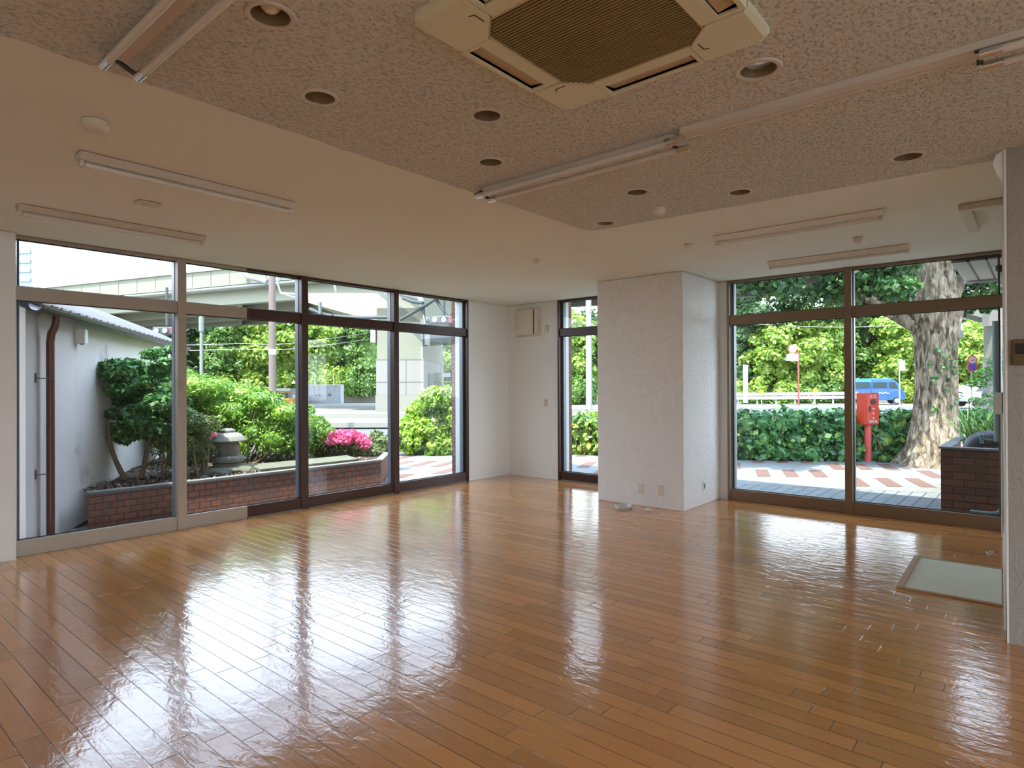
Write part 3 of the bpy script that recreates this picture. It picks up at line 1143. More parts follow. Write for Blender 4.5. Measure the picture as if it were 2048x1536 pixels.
dome = [(.050, -.010), (.052, -.022), (.044, -.038), (.026, -.048), (.001, -.050)]
flat = [(.034, -.008), (.034, -.016), (.026, -.028), (.014, -.034), (.001, -.036)]
detector('smoke_detector', 'round beige smoke detector on the smooth ceiling above the left trough lamps', 1.02, 3.57, [(.058, -.012), (.062, -.026), (.05, -.042), (.03, -.05), (.001, -.052)])
detector('smoke_detector', 'white dome detector between the downlights on the rough ceiling', 4.253, 2.173, dome)
g_ = 'small heat detectors'
detector('heat_detector', 'small round detector on the ceiling in front of the corner', 5.142, 4.03, flat)
detector('heat_detector', 'small round detector left of the farther white trough lamp', 5.542, 2.531, flat)
detector('heat_detector', 'small detector with white button between the two right trough lamps', 6.289, 1.265, [(.040, -.012), (.042, -.022), (.030, -.040), (.020, -.048), (.001, -.050)])

t = thing('ceiling_plate', 'small square plate with a white centre between the left trough lamps', 'ceiling fitting', (1.715, 4.87, H))
m = MB()
m.box(-.075, .075, -.06, .06, -.012, 0)
m.build('frame', 'ivory plastic', t, bevel=.003)
m = MB()
m.box(-.03, .03, -.022, .022, -.016, -.012)
m.build('centre_plate', 'lamp tube glass', t)

m = MB()
m.box(5.62, 6.50, .395, .470, H - .045, H)
m.box(5.62, 5.70, .21, .395, H - .045, H)
tag(m.build('ceiling_duct', 'lamp housing', bevel=.004), 'short beige L-shaped surface duct on the ceiling beside the right block', 'cable duct')

# ------------------------------------------------------------------ fittings on the walls
t = thing('ventilation_fan', 'square beige louvred ventilation fan high on the far corner wall', 'fan', (XR, 6.29, 2.47))
m = MB()
m.box(-.03, 0, -.23, .23, -.225, .225)
m.build('wall_box', 'ivory plastic', t, bevel=.006)
m = MB()
m.box(-.085, -.055, -.135, .215, -.20, .21)
m.build('front_panel', 'ivory plastic', t, bevel=.012)
m = MB()
m.box(-.056, -.03, -.12, .20, -.185, .195)
m.build('air_gap', 'socket slots', t)
m = MB()
m.box(-.075, -.03, -.215, -.165, -.20, .21)
m.build('side_rail', 'ivory plastic', t, bevel=.005)

t = thing('fan_socket', 'beige power socket with a plug right of the ventilation fan', 'socket', (XR, 5.93, 2.35))
m = MB()
m.box(-.010, 0, -.036, .036, -.06, .06)
m.build('plate', 'ivory plastic', t, bevel=.002)
m = MB()
m.box(-.04, -.010, -.018, .018, .0, .035)
m.build('plug', 'ivory plastic', t, bevel=.004)
m = MB()
m.tube([(-.03, 0, .0), (-.035, .02, -.06), (-.02, .05, -.11), (-.012, .075, -.14), (-.012, .06, -.17)], .004, 8)
m.build('cord', 'ivory plastic', t, smooth=True)

t = thing('light_switch', 'beige double switch plate on the far corner wall below the fan socket', 'switch', (XR, 5.955, 1.19))
m = MB()
m.box(-.009, 0, -.036, .036, -.06, .06)
m.build('plate', 'ivory plastic', t, bevel=.002)
for zz in (.022, -.022):
    m = MB()
    m.box(-.015, -.009, -.012, .012, zz - .014, zz + .014)
    m.build('rocker', 'hatch frame', t, bevel=.002)

t = thing('column_socket', 'wall socket with a plugged cord low on the white column, left one', 'socket', (6.75, 3.70, .208))
m = MB()
m.box(-.009, 0, -.036, .036, -.062, .062)
m.build('plate', 'ivory plastic', t, bevel=.002)
m = MB()
m.box(-.035, -.009, -.014, .014, -.005, .028)
m.build('plug', 'white plastic', t, bevel=.004)
m = MB()
m.tube([(-.03, 0, .0), (-.045, -.008, -.04), (-.03, -.02, -.10), (-.02, -.05, -.15), (-.03, -.09, -.185), (-.10, -.13, -.202)], .0035, 8)
m.build('cord', 'white plastic', t, smooth=True)
t = thing('column_socket', 'white multi-slot wall socket low on the column, right one', 'socket', (6.75, 3.44, .215))
m = MB()
m.box(-.012, 0, -.038, .038, -.062, .062)
m.build('plate', 'ivory plastic', t, bevel=.002)
for k in range(3):
    m = MB()
    m.box(-.0135, -.012, -.010, .010, -.04 + k * .035, -.028 + k * .035)
    m.build('slot', 'ivory plastic', t)
t = thing('side_socket', 'small socket plate on the shaded side of the column', 'socket', (7.31, 3.157, .225))
m = MB()
m.box(-.036, .036, -.009, 0, -.062, .062)
m.build('plate', 'white plastic', t, bevel=.002)
m = MB()
m.box(-.012, .012, -.012, -.009, -.03, .03)
m.build('slots', 'socket slots', t)

# coil of cable and a loose connector on the floor
m = MB()
for k in range(4):
    pts = [(math.cos(a_) * (.088 + .004 * k + .003 * math.sin(3 * a_ + k)), math.sin(a_) * (.088 + .004 * k), .008 + .007 * k + .003 * math.sin(2 * a_ + k)) for a_ in np.linspace(0, 2 * PI, 33)]
    m.tube(pts, .0062, 8, cap=False)
t = thing('cable_coil', 'coil of white cable lying on the floor against the column', 'cable', (6.49, 3.80, 0))
m.build('coil', 'clear wire', t, smooth=True)
m = MB()
m.tube([(.05, -.075, .012), (.02, -.115, .008), (-.02, -.13, .007), (-.06, -.15, .006)], .005, 8)
m.build('loose_end', 'ivory plastic', t, smooth=True)
t = thing('cord_connector', 'small white cord connector lying on the floor by the column', 'connector', (6.525, 3.495, 0), 1.75)
m = MB()
m.box(-.045, .045, -.014, .014, 0, .024)
m.build('body', 'white plastic', t, bevel=.006)
m = MB()
m.tube([(.045, 0, .012), (.08, -.03, .006), (.14, -.10, .005), (.20, -.17, .006)], .0035, 8)
m.build('cord', 'white plastic', t, smooth=True)

# floor hatch and floor outlet by the right block
t = thing('floor_hatch', 'pale green rectangular floor panel with a wooden edge beside the right block', 'floor panel', (0, 0, 0))
m = MB()
m.prism([(5.185, .215), (6.165, .255), (6.165, .79), (5.185, .765)], .0, .008)
m.build('panel', 'hatch panel', t)
m = MB()
m.prism([(5.165, .765), (6.19, .79), (6.19, .832), (5.165, .808)], 0, .018)
m.prism([(5.155, .185), (5.185, .186), (5.185, .765), (5.155, .765)], 0, .014)
m.prism([(6.165, .24), (6.185, .24), (6.185, .79), (6.165, .79)], 0, .012)
m.build('edge_strip', 'hatch frame', t, bevel=.003)
t = thing('floor_outlet', 'small silver floor outlet near the foot of the right window', 'socket', (6.745, .345, 0), .2)
m = MB()
m.box(-.05, .05, -.035, .035, 0, .008)
m.build('plate', 'lamp chrome', t, bevel=.003)
m = MB()
m.box(-.022, .022, -.018, .018, .008, .014)
m.build('cover', 'lamp tube glass', t, bevel=.002)

# white control box on the right jamb, with a flat raceway under it
t = thing('wall_box', 'white box mounted beside the right window jamb above a flat raceway', 'box', (7.45, .292, 1.27))
m = MB()
m.box(-.09, .09, .0, .055, -.10, .10)
m.build('cover', 'white plastic', t, bevel=.004)
m = MB()
m.box(-.03, .03, .0, .016, -1.26, -.10)
m.build('raceway', 'white plastic', t, bevel=.002)
t = thing('wall_display', 'dark wall display in a brassy frame on the right block, cut by the photo edge', 'display', (4.46, .045, 1.63))
m = MB()
m.box(-.02, 0, -.07, .085, -.075, .068)
m.build('frame', 'gold plate', t, bevel=.004)
m = MB()
m.box(-.023, -.02, -.06, .072, -.015, .045)
m.build('screen', 'black paint', t)
# ------------------------------------------------------------------ ground outside
G = -0.05
E1 = Vector((0.577, -0.817, 0))          # along the street
E2 = Vector((0.817, 0.577, 0))           # across the street
m = MB()
m.quad((-40, -40, G - .06), (110, -60, G - .06), (130, 110, G - .06), (-40, 110, G - .06))
struct('road', m, 'asphalt')
# pavers against the building, then the white walk with brown inlays
m = MB()
pa = [(-4, YL + .02), (YL and 6.6, YL + .02), (6.6, 8.6), (-4, 8.6)]
m.quad((1.0, YL - .02, G), (9.0, YL - .02, G), (9.0, 7.9, G), (1.0, 7.9, G), [(1.0, 0), (9.0, 0), (9.0, 1.17), (1.0, 1.17)])
m.quad((XR - .03, -6, G), (13.2, -6, G), (9.03, 4.55, G), (XR - .03, 6.9, G), [(XR, -6), (13.2, -6), (9.03, 4.55), (XR, 6.9)])
struct('pavement', m, 'grey pavers')


EV = Vector((.93, .365, 0))            # the inlaid bars lie at a slant across the walk


def e12(u, v, z=G):
    p = E1 * u + EV * v
    return (p.x, p.y, z)


m = MB()
cor = [(9.03, 4.55), (13.9, -7.8), (22, -6), (14.6, 1.9), (13.2, 4.4), (11.5, 8.1), (9.0, 11.0), (7.5, 12.5), (5.9, 12.5), (6.4, 7.9), (9.0, 6.6)]
m.add([(x, y, G + .002) for x, y in cor], [tuple(range(len(cor)))], [[(x, y) for x, y in cor]])
inl = MB()
for i in range(-27, 21):
    for r in range(-6, 9):
        v0 = 10.87 + r * 1.93 + ((i // 3) % 2) * 0.96
        u0 = 0.485 + i * 0.453
        u1, v1 = u0 + .21, v0 + .92
        c0 = e12(u0, v0)
        cx_, cy_ = (E1 * (u0 + .1) + EV * (v0 + .45)).xy
        # keep the ones that fall on the walk
        rin = False
        for k in range(len(cor)):
            x1, y1 = cor[k]
            x2, y2 = cor[(k + 1) % len(cor)]
            if (y1 > cy_) != (y2 > cy_) and cx_ < (x2 - x1) * (cy_ - y1) / (y2 - y1) + x1:
                rin = not rin
        if not rin or (cx_ < 9.8 and cy_ < 4.0):
            continue
        z_ = G + .006
        inl.quad(e12(u0, v0, z_), e12(u1, v0, z_), e12(u1, v1, z_), e12(u0, v1, z_), [(0, 0), (.2, 0), (.2, .9), (0, .9)])
sw = m.build('sidewalk', 'white pavers')
sw['kind'] = 'structure'
io = inl.build('paving_pattern', 'brown pavers', sw)
io['kind'] = 'stuff'
# kerbs and the raised median under the elevated road
m = MB()
m.obox(at(-300, 23.2, .04), at(1085, 23.2, .04), .35, .18)
m.obox(at(-300, 25.8, .20), at(1085, 25.8, .20), .3, .30)
q = [at(-600, 23.3, .10), at(1085, 23.3, .10), at(1085, 25.7, .16), at(-600, 25.7, .16)]
m.quad(*q)
q = [at(-600, 25.8, .34), at(1085, 25.8, .34), at(1085, 41.8, .36), at(-600, 41.8, .36)]
m.quad(*q)
struct('kerb', m, 'pale concrete')
m = MB()
for d_, z_ in ((24.6, .135), (29.5, .345), (35.0, .35)):
    m.obox(at(-300, d_, z_), at(1085, d_, z_), .35, .02)
struct('road_joint', m, 'viaduct underside')
m = MB()
for d_, w_ in ((17.0, .15), (19.4, .15), (21.5, .15)):
    m.obox(at(-200, d_, G - .055), at(2600, d_ , G - .055), w_, .01)
struct('road_marking', m, 'road paint')
m = MB()
a0, a1, b0, b1 = at(-900, 42, -.10), at(3000, 42, -.10), at(-1500, 46, -.04), at(3400, 46, -.04)
m.quad(a0, a1, b1, b0)
c0, c1 = at(-1500, 49.9, -.02), at(3400, 49.9, -.02)
m.quad(b0, b1, c1, c0)
struct('verge', m, 'pale concrete')
m = MB()
c2, c3 = at(-1500, 50.0, .9), at(3400, 50.0, .9)
d2, d3 = at(-1500, 64, 6.0), at(3400, 64, 6.0)
m.quad(c0, c1, c3, c2)
struct('retaining_wall', m, 'pale concrete')
m = MB()
m.quad(c2, c3, d3, d2)
struct('bank', m, 'grass bank')

# ------------------------------------------------------------------ neighbouring house on the left
hd = Vector((.543, .8396, 0)).normalized()
hn = Vector((.8396, -.543, 0))
HB = Vector((1.74, 7.51, 0))
house = thing('neighbour_house', 'low pinkish-grey rendered house with tiled eave and gutter outside the left window', 'house', HB)


def hp(t_, o_, z_):
    return hd * t_ + hn * o_ + Vector((0, 0, z_))


m = MB()
q = [hp(-.50, 0, 0), hp(5.6, 0, 0), hp(5.6, -3.2, 0), hp(-.3, -3.2, 0)]
m.prism([(p.x, p.y) for p in q], G - .02, 2.22)
m.build('wall', 'house wall', house)
m = MB()
e0, e1, r1, r0 = hp(-.70, .10, 2.20), hp(5.8, .10, 2.20), hp(5.8, -1.7, 2.95), hp(-.45, -1.7, 2.95)
g0, g1 = hp(-.3, -3.4, 2.20), hp(5.8, -3.4, 2.20)
m.add([e0, e1, r1, r0, g1, g0] + [p - Vector((0, 0, .05)) for p in (e0, e1, r1, r0, g1, g0)],
      [(0, 1, 2, 3), (3, 2, 4, 5), (6, 9, 8, 7), (9, 11, 10, 8), (0, 6, 7, 1), (1, 7, 8, 2), (2, 8, 10, 4), (5, 11, 9, 3), (3, 9, 6, 0)])
k_ = -.66
while k_ < 5.8:
    m.tube([hp(k_, .09, 2.225), hp(k_, -.35, 2.44), hp(k_, -1.6, 2.95)], .035, 8)
    k_ += .23
m.build('roof', 'roof tile', house)
m = MB()
prof = [(math.cos(a_) * .062, math.sin(a_) * .062) for a_ in np.linspace(PI, 2 * PI, 9)]
vs = []
for t_ in (-.70, 5.75):
    for a_, b_ in prof:
        vs.append(hp(t_, .155 + a_, 2.20 + b_))
    for a_, b_ in prof[::-1]:
        vs.append(hp(t_, .155 + a_ * .9, 2.20 + b_ * .9))
n = 18
m.add(vs, [tuple(range(n)), tuple(range(2 * n - 1, n - 1, -1))] + [(k, (k + 1) % n, n + (k + 1) % n, n + k) for k in range(n)])
for t_ in np.arange(-.4, 5.7, .55):
    m.obox(hp(t_, .09, 2.21), hp(t_, .22, 2.21), .02, .006)
m.build('gutter', 'gutter', house)
dp = MB()
tt = -.17
dp.tube([hp(tt, .135, 2.18), hp(tt, .12, 2.06), hp(tt, .085, 1.98), hp(tt, .075, 1.9), hp(tt, .075, G)], .035, 14)
dpo = dp.build('downpipe', 'rusty brown pipe', house, smooth=True)
for zz in (1.545, .63):
    m = MB()
    m.tube([hp(tt - .14, .012, zz), hp(tt - .02, .10, zz), hp(tt + .035, .08, zz)], .005, 6)
    m.obox(hp(tt - .14, .006, zz - .04), hp(tt - .14, .006, zz + .05), .014, .010, (0, 1, 0))
    m.build('pipe_bracket', 'dark steel', dpo)
m = MB()
m.obox(hp(.72, .0, 2.02), hp(.72, .10, 2.02), .10, .16)
lb = m.build('light_box', 'white plastic', house, bevel=.006)
m = MB()
m.obox(hp(.72, .05, 1.93), hp(.72, .05, 1.945), .03, .03, (0, 1, 0))
m.build('lamp_lens', 'dark steel', lb)
m = MB()
m.obox(hp(1.47, 0, 1.72), hp(1.47, .03, 1.72), .022, .05)
m.build('wall_peg', 'dark steel', house)
m = MB()
m.obox(hp(1.53, 0, 1.72), hp(1.53, .03, 1.72), .022, .05)
m.build('wall_peg', 'dark steel', house)

# ------------------------------------------------------------------ low brick planter
pl = thing('brick_planter', 'long low red-brick planter with a grey cap outside the left windows', 'planter', (0, 0, 0))
m = MB()
P0, P1, P2, P3, P4 = (2.13, 7.72), (5.96, 7.70), (6.62, 8.37), (7.0, 10.6), (4.9, 12.2)
for a_, b_ in ((P0, P1), (P1, P2), (P2, P3)):
    m.wall(a_, b_, G, .315)
m.build('brick_wall', 'red brick tiles', pl)
m = MB()
for a_, b_ in ((P0, P1), (P1, P2), (P2, P3)):
    va, vb = Vector((*a_, .328)), Vector((*b_, .328))
    m.obox(va + Vector((0, .035, 0)), vb + Vector((0, .035, 0)), .11, .030)
m.build('cap', 'concrete cap', pl, bevel=.004)
m = MB()
m.add([(P0[0], P0[1], .29), (P1[0], P1[1], .29), (P2[0], P2[1], .29), (P3[0], P3[1], .29), (P4[0], P4[1], .30), (3.9, 11.2, .30)], [(0, 1, 2, 3, 4, 5)])
m.build('soil_bed', 'soil', pl)

# fallen leaves on the bed
rng = np.random.default_rng(5)
bl = []
lf = leaf_mesh('fallen_leaves', [(2.9, 8.35, .30, .95, .55, .012), (4.1, 8.6, .30, 1.2, .7, .012), (5.5, 8.3, .30, .7, .5, .012), (3.0, 7.93, .30, .7, .16, .012), (4.3, 9.6, .30, 1.3, .7, .012)], 5200, .05, 'dry leaves', seed=4, up=1.6, out=0, shell=.05, lump=0, zmin=.292)
tag(lf, 'dry brown leaves scattered over the soil of the brick planter', 'fallen leaves', kind='stuff')

m = MB()
m.prism([(4.20, 8.02), (5.75, 7.98), (5.95, 8.55), (4.35, 8.62)], .29, .352)
tag(m.build('stone_slab', 'mossy rock', bevel=.006), 'flat grey stone slab lying on the planter bed right of the lantern', 'stone slab')

# stone lantern
lx, ly = 4.03, 8.60
t = thing('stone_lantern', 'squat grey stone garden lantern with a mushroom roof in the planter', 'lantern', (lx, ly, .355))
t.scale = (1.15, 1.15, 1.2)
m = MB()
m.lathe([(.16, .0), (.165, .02), (.16, .045)], n=28)
m.build('foot', 'lantern stone', t, smooth=True)
m = MB()
m.lathe([(.14, .045), (.185, .062), (.195, .09), (.185, .12), (.14, .13)], n=30)
m.build('base_ring', 'lantern stone', t, smooth=True)
m = MB()
m.lathe([(.115, .13), (.135, .17), (.142, .21), (.138, .26), (.115, .285)], n=30)
fb = m.build('fire_box', 'lantern stone', t, smooth=True)
m = MB()
vd = Vector((-FW.x, -FW.y, 0)).normalized()
rot_ = Vector((vd.x * math.cos(.42) - vd.y * math.sin(.42), vd.x * math.sin(.42) + vd.y * math.cos(.42), 0))
pc = Vector((0, 0, .215)) + rot_ * .132
m.tube([pc, pc + rot_ * .014], .023, 16)
m.build('window_hole', 'black paint', fb)
m = MB()
m.lathe([(.10, .285), (.205, .292), (.212, .305), (.19, .34), (.145, .378), (.09, .395)], n=32)
m.build('roof', 'lantern stone', t, smooth=True)
m = MB()
m.lathe([(.075, .392), (.088, .402), (.088, .42), (.05, .438), (.001, .442)], n=26)
m.build('finial', 'lantern stone', t, smooth=True)


def rock(name, label, c, r, seed, mat='mossy rock'):
    bm = bmesh.new()
    bmesh.ops.create_icosphere(bm, subdivisions=4, radius=1)
    rg = random.Random(seed)
    ph = [rg.uniform(0, 6) for _ in range(6)]
    for v in bm.verts:
        d = v.co.normalized()
        k = 1 + .10 * math.sin(4 * d.x + ph[0]) * math.cos(5 * d.y + ph[1]) + .06 * math.sin(11 * d.x + ph[2]) * math.sin(9 * d.z + ph[3]) + .04 * math.sin(17 * d.y + ph[4])
        v.co = Vector((d.x * r[0], d.y * r[1], max(-.4, min(.75, d.z)) * r[2])) * k
    me = bpy.data.meshes.new(name)
    bm.to_mesh(me)
    bm.free()
    me.materials.append(MATS[mat])
    me.polygons.foreach_set('use_smooth', [True] * len(me.polygons))
    o = bpy.data.objects.new(name, me)
    C.objects.link(o)
    o.location = c
    return tag(o, label, 'rock')


rock('garden_rock', 'flat mossy boulder under the stone lantern', (lx - .02, ly - .06, .285), (.42, .30, .11), 3)
# gravel by the cap
gv = MB()
rg = random.Random(8)
for k in range(260):
    x_, y_ = rg.uniform(3.0, 4.5), rg.gauss(7.86, .05)
    s_ = rg.uniform(.006, .016)
    gv.lathe([(s_ * .6, 0), (s_, s_ * .4), (s_ * .5, s_ * .9)], (x_, y_, .29), 6, 1, rg.uniform(.6, 1), rg.uniform(0, 3))
tag(gv.build('gravel', 'lantern stone'), 'pale gravel along the inner edge of the planter cap', 'gravel', kind='stuff')


def limb(m, p, q, r0, r1, bend=.1, seed=0, n=7, sides=9):
    rg = random.Random(seed)
    p, q = Vector(p), Vector(q)
    b = Vector((rg.uniform(-1, 1), rg.uniform(-1, 1), rg.uniform(-.3, .3))) * bend * (q - p).length
    pts = [p.lerp(q, k / (n - 1)) + b * math.sin(PI * k / (n - 1)) for k in range(n)]
    m.tube(pts, [r0 + (r1 - r0) * k / (n - 1) for k in range(n)], sides)


# dark small tree before the house
tc_ = at(262, 7.85, .29)
t = thing('garden_tree', 'small dark-leaved tree with slanting trunks in front of the neighbouring house', 'tree', tc_)
m = MB()
limb(m, (-.05, 0, -.02), (-.22, .10, .75), .034, .018, .08, 1)
m.build('trunk', 'bark young', t, smooth=True)
m = MB()
limb(m, (.10, 0, -.02), (.26, .12, .72), .032, .016, .06, 2)
limb(m, (.22, .06, .45), (.50, .05, .85), .018, .01, .06, 4)
m.build('trunk', 'bark young', t, smooth=True)
m = MB()
limb(m, (.14, .05, -.02), (.36, .30, .62), .026, .015, .06, 3)
m.build('trunk', 'bark young', t, smooth=True)
bl = []
rg = random.Random(12)
for k in range(52):
    px_ = rg.uniform(228, 356)
    py_ = rg.uniform(700, 885)
    if px_ < 262 and py_ < 712:
        py_ = 730
    d_ = 7.85 + rg.uniform(-.3, .5)
    if py_ > 840 and px_ < 245:
        px_ = 250
    p = at(px_, d_, py=py_) - tc_
    bl.append((p.x, p.y, p.z, rg.uniform(.12, .20), rg.uniform(.12, .20), rg.uniform(.06, .10)))
leaf_mesh('foliage', bl, 15000, .080, 'shade tree leaves', t, 2, core=.0, aspect=.42, up=.7, out=.4)


def shrub(name, label, cat, spots, n, size, mat, base=.29, seed=1, group=None, flowers=None, **k):
    """bush whose clumps are listed as (bearing, distance, height, rx, ry, rz)"""
    b0 = at(spots[0][0], spots[0][1], base)
    t = thing(name, label, cat, b0, group=group)
    bl = []
    for px_, d_, z_, rx, ry, rz in spots:
        p = at(px_, d_, z_) - b0
        bl.append((p.x, p.y, p.z, rx, ry, rz))
    leaf_mesh('foliage', bl, n, size, mat, t, seed, zmin=.02, **k)
    m = MB()
    rg = random.Random(seed)
    for b in bl:
        limb(m, (b[0] * .8 + rg.uniform(-.1, .1), b[1] * .8 + rg.uniform(-.1, .1), -.03), (b[0], b[1], max(.06, b[2])), .016, .006, .1, rg.randint(0, 99), 5, 6)
        limb(m, (b[0] * .8 + rg.uniform(-.2, .2), b[1] * .8 + rg.uniform(-.2, .2), -.03), (b[0] + rg.uniform(-.15, .15), b[1], max(.06, b[2])), .012, .005, .1, rg.randint(0, 99), 5, 6)
    so = m.build('stems', 'bark young', t)
    so['kind'] = 'stuff'
    if flowers:
        fb, fn, fs = flowers
        bl = []
        for px_, d_, z_, rx, ry, rz in fb:
            p = at(px_, d_, z_) - b0
            bl.append((p.x, p.y, p.z, rx, ry, rz))
        leaf_mesh('blossom', bl, fn, fs, 'pink petals', t, seed + 50, aspect=.8, shell=.8)
    return t


rg = random.Random(21)
sp = []
for px_ in range(330, 625, 21):
    top = 742 + max(0, (px_ - 374)) * .23 + max(0, (px_ - 520)) * .42 + (12 if px_ < 360 else 0)
    for lvl in range(4):
        py_ = top + 24 + lvl * 34
        if py_ > 895:
            continue
        d_ = 9.9 + rg.uniform(-.35, .45) - lvl * .05
        z_ = EYE + (775 - py_) / 1249 * d_
        sp.append((px_ + rg.uniform(-8, 8), d_, z_, rg.uniform(.22, .32), rg.uniform(.28, .4), rg.uniform(.17, .24)))
shrub('azalea_hedge', 'large rounded bright-green azalea mass behind the stone lantern', 'bush', sp, 26000, .062, 'azalea leaves', seed=3, core=.62, up=.55, aspect=.36)
sp = []
for px_, py_ in ((345, 850), (368, 835), (395, 848), (350, 885), (378, 880), (405, 870), (415, 895), (360, 915), (390, 912), (330, 880), (418, 850)):
    d_ = 8.25 + rg.uniform(-.2, .25)
    sp.append((px_, d_, EYE + (775 - py_) / 1249 * d_, .15, .17, .12))
shrub('azalea_bush', 'smaller azalea with a few pink blossoms left of the stone lantern', 'bush', sp, 6500, .05, 'azalea low leaves', seed=6, up=.5, aspect=.4, core=.3,
      flowers=([(428, 8.1, .84, .03, .03, .025), (407, 8.1, .80, .03, .03, .02), (372, 8.05, .75, .03, .03, .02), (420, 8.1, .79, .02, .02, .02)], 90, .035))
sp = []
for px_, py_ in ((635, 870), (655, 882), (680, 888), (705, 886), (728, 895), (640, 900), (672, 905), (710, 908), (742, 905), (622, 880), (628, 850)):
    d_ = 10.6 + rg.uniform(-.2, .3)
    sp.append((px_, d_, EYE + (775 - py_) / 1249 * d_, .17, .2, .13))
shrub('azalea_bush', 'low azalea covered in hot pink blossom near the end of the planter', 'bush', sp, 6500, .05, 'azalea low leaves', seed=9, up=.5, core=.4,
      flowers=([(655, 10.45, .62, .13, .15, .07), (678, 10.4, .66, .16, .16, .08), (700, 10.4, .64, .16, .16, .08), (722, 10.4, .58, .13, .14, .08), (662, 10.3, .56, .14, .1, .06), (690, 10.3, .57, .16, .1, .06), (731, 10.35, .50, .08, .1, .08)], 1700, .055))
sp = []
for px_, py_ in ((752, 880), (768, 892), (745, 905), (775, 905), (785, 882), (760, 915), (735, 915)):
    d_ = 11.2 + rg.uniform(-.2, .3)
    sp.append((px_, d_, EYE + (775 - py_) / 1249 * d_, .15, .16, .16))
shrub('low_shrub', 'loose green shrub at the far end of the planter beside the pink azalea', 'bush', sp, 3200, .07, 'azalea low leaves', base=G, seed=10, up=.5, core=.3)
sp = []
for px_, py_ in ((615, 825), (622, 845), (640, 850), (612, 860), (650, 862)):
    d_ = 11.4 + rg.uniform(-.2, .3)
    sp.append((px_, d_, EYE + (775 - py_) / 1249 * d_, .13, .16, .14))
shrub('low_shrub', 'yellow-green shrub between the azalea mass and the pink azalea', 'bush', sp, 2600, .06, 'azalea leaves', seed=14, up=.5, core=.3)

# ------------------------------------------------------------------ street hedge
sp = []
for px_, py_ in ((865, 800), (890, 795), (912, 800), (930, 800), (840, 825), (865, 830), (892, 830), (918, 835), (825, 855), (850, 860), (878, 862), (905, 865), (930, 860), (815, 885), (840, 890), (868, 892), (895, 895), (922, 892), (808, 862), (950, 830), (960, 870), (940, 895)):
    d_ = 13.9 + rg.uniform(-.25, .3)
    sp.append((px_, d_, EYE + (775 - py_) / 1249 * d_, .27, .32, .25))
shrub('street_bush', 'tall sunlit yellow-green bush beyond the last left window', 'bush', sp, 15000, .095, 'bright bush leaves', base=G, seed=16, up=.4, core=.6, aspect=.6)
HF = [(9.9, 9.25), (11.22, 7.75), (11.42, 7.1), (12.33, 4.73), (13.43, 2.94), (14.0, 2.05)]


def hedge(name, label, pts, top, n, size, mat, seed, depth=.8, step=.34):
    b0 = Vector((pts[0][0], pts[0][1], G))
    t = thing(name, label, 'hedge', b0)
    bl = []
    rg = random.Random(seed)
    for k in range(len(pts) - 1):
        a_, b_ = Vector((*pts[k], 0)), Vector((*pts[k + 1], 0))
        d = (b_ - a_)
        nrm = Vector((-d.y, d.x, 0)).normalized()
        if nrm.dot(E2) < 0:
            nrm = -nrm
        c_ = int(d.length / step) + 1
        for i in range(c_):
            for z_ in (.15, .42, .68):
                for o_ in (.22, .22 + depth * .5):
                    p = a_ + d * (i + rg.uniform(-.2, .2)) / c_ + nrm * (o_ + rg.uniform(-.05, .05))
                    bl.append((p.x - b0.x, p.y - b0.y, z_ * top + rg.uniform(-.05, .05), .28, .28, .27 * top))
    leaf_mesh('foliage', bl, n, size, mat, t, seed, zmin=.02, core=.72, up=.5, out=.8, aspect=.72, lump=.12)
    m = MB()
    for k in range(len(pts) - 1):
        for i in range(10):
            f_ = rg.random()
            x_ = pts[k][0] + (pts[k + 1][0] - pts[k][0]) * f_ - b0.x + E2.x * .12
            y_ = pts[k][1] + (pts[k + 1][1] - pts[k][1]) * f_ - b0.y + E2.y * .12
            limb(m, (x_, y_, 0), (x_ + rg.uniform(-.3, .3), y_ + rg.uniform(-.2, .2), top * .6), .012, .006, .15, rg.randint(0, 99), 5, 6)
    so = m.build('stems', 'bark young', t)
    so['kind'] = 'stuff'


hedge('ivy_hedge', 'sunlit clipped hedge seen through the narrow window', HF[:4], .98, 9500, .12, 'ivy leaves painted sunlit', 31)
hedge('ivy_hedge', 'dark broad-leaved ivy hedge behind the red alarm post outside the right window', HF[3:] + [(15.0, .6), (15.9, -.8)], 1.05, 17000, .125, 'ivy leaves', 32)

# ------------------------------------------------------------------ red alarm post
ap = at(1735, 12.04, G)
ang = math.atan2(-FW.y, -FW.x) + .16
t = thing('alarm_post', 'red fire alarm box with black round button on a red post before the hedge', 'alarm post', ap)
f_ = Vector((math.cos(ang), math.sin(ang), 0))
s_ = Vector((-f_.y, f_.x, 0))
if s_.dot(RT) < 0:
    s_ = -s_
m = MB()
m.tube([(0, 0, 0), (0, 0, .78)], .062, 18)
m.build('post', 'post red', t, smooth=True)
m = MB()
m.tube([(0, 0, 0), (0, 0, .03)], .13, 18)
m.build('foot_plate', 'concrete cap', t)
zc0, zc1 = .735, 1.345


def abox(u0, u1, v0, v1, z0, z1):
    q = [s_ * u + f_ * v for u, v in ((u0, v0), (u1, v0), (u1, v1), (u0, v1))]
    mm = MB()
    mm.prism([(p.x, p.y) for p in q], z0, z1)
    return mm


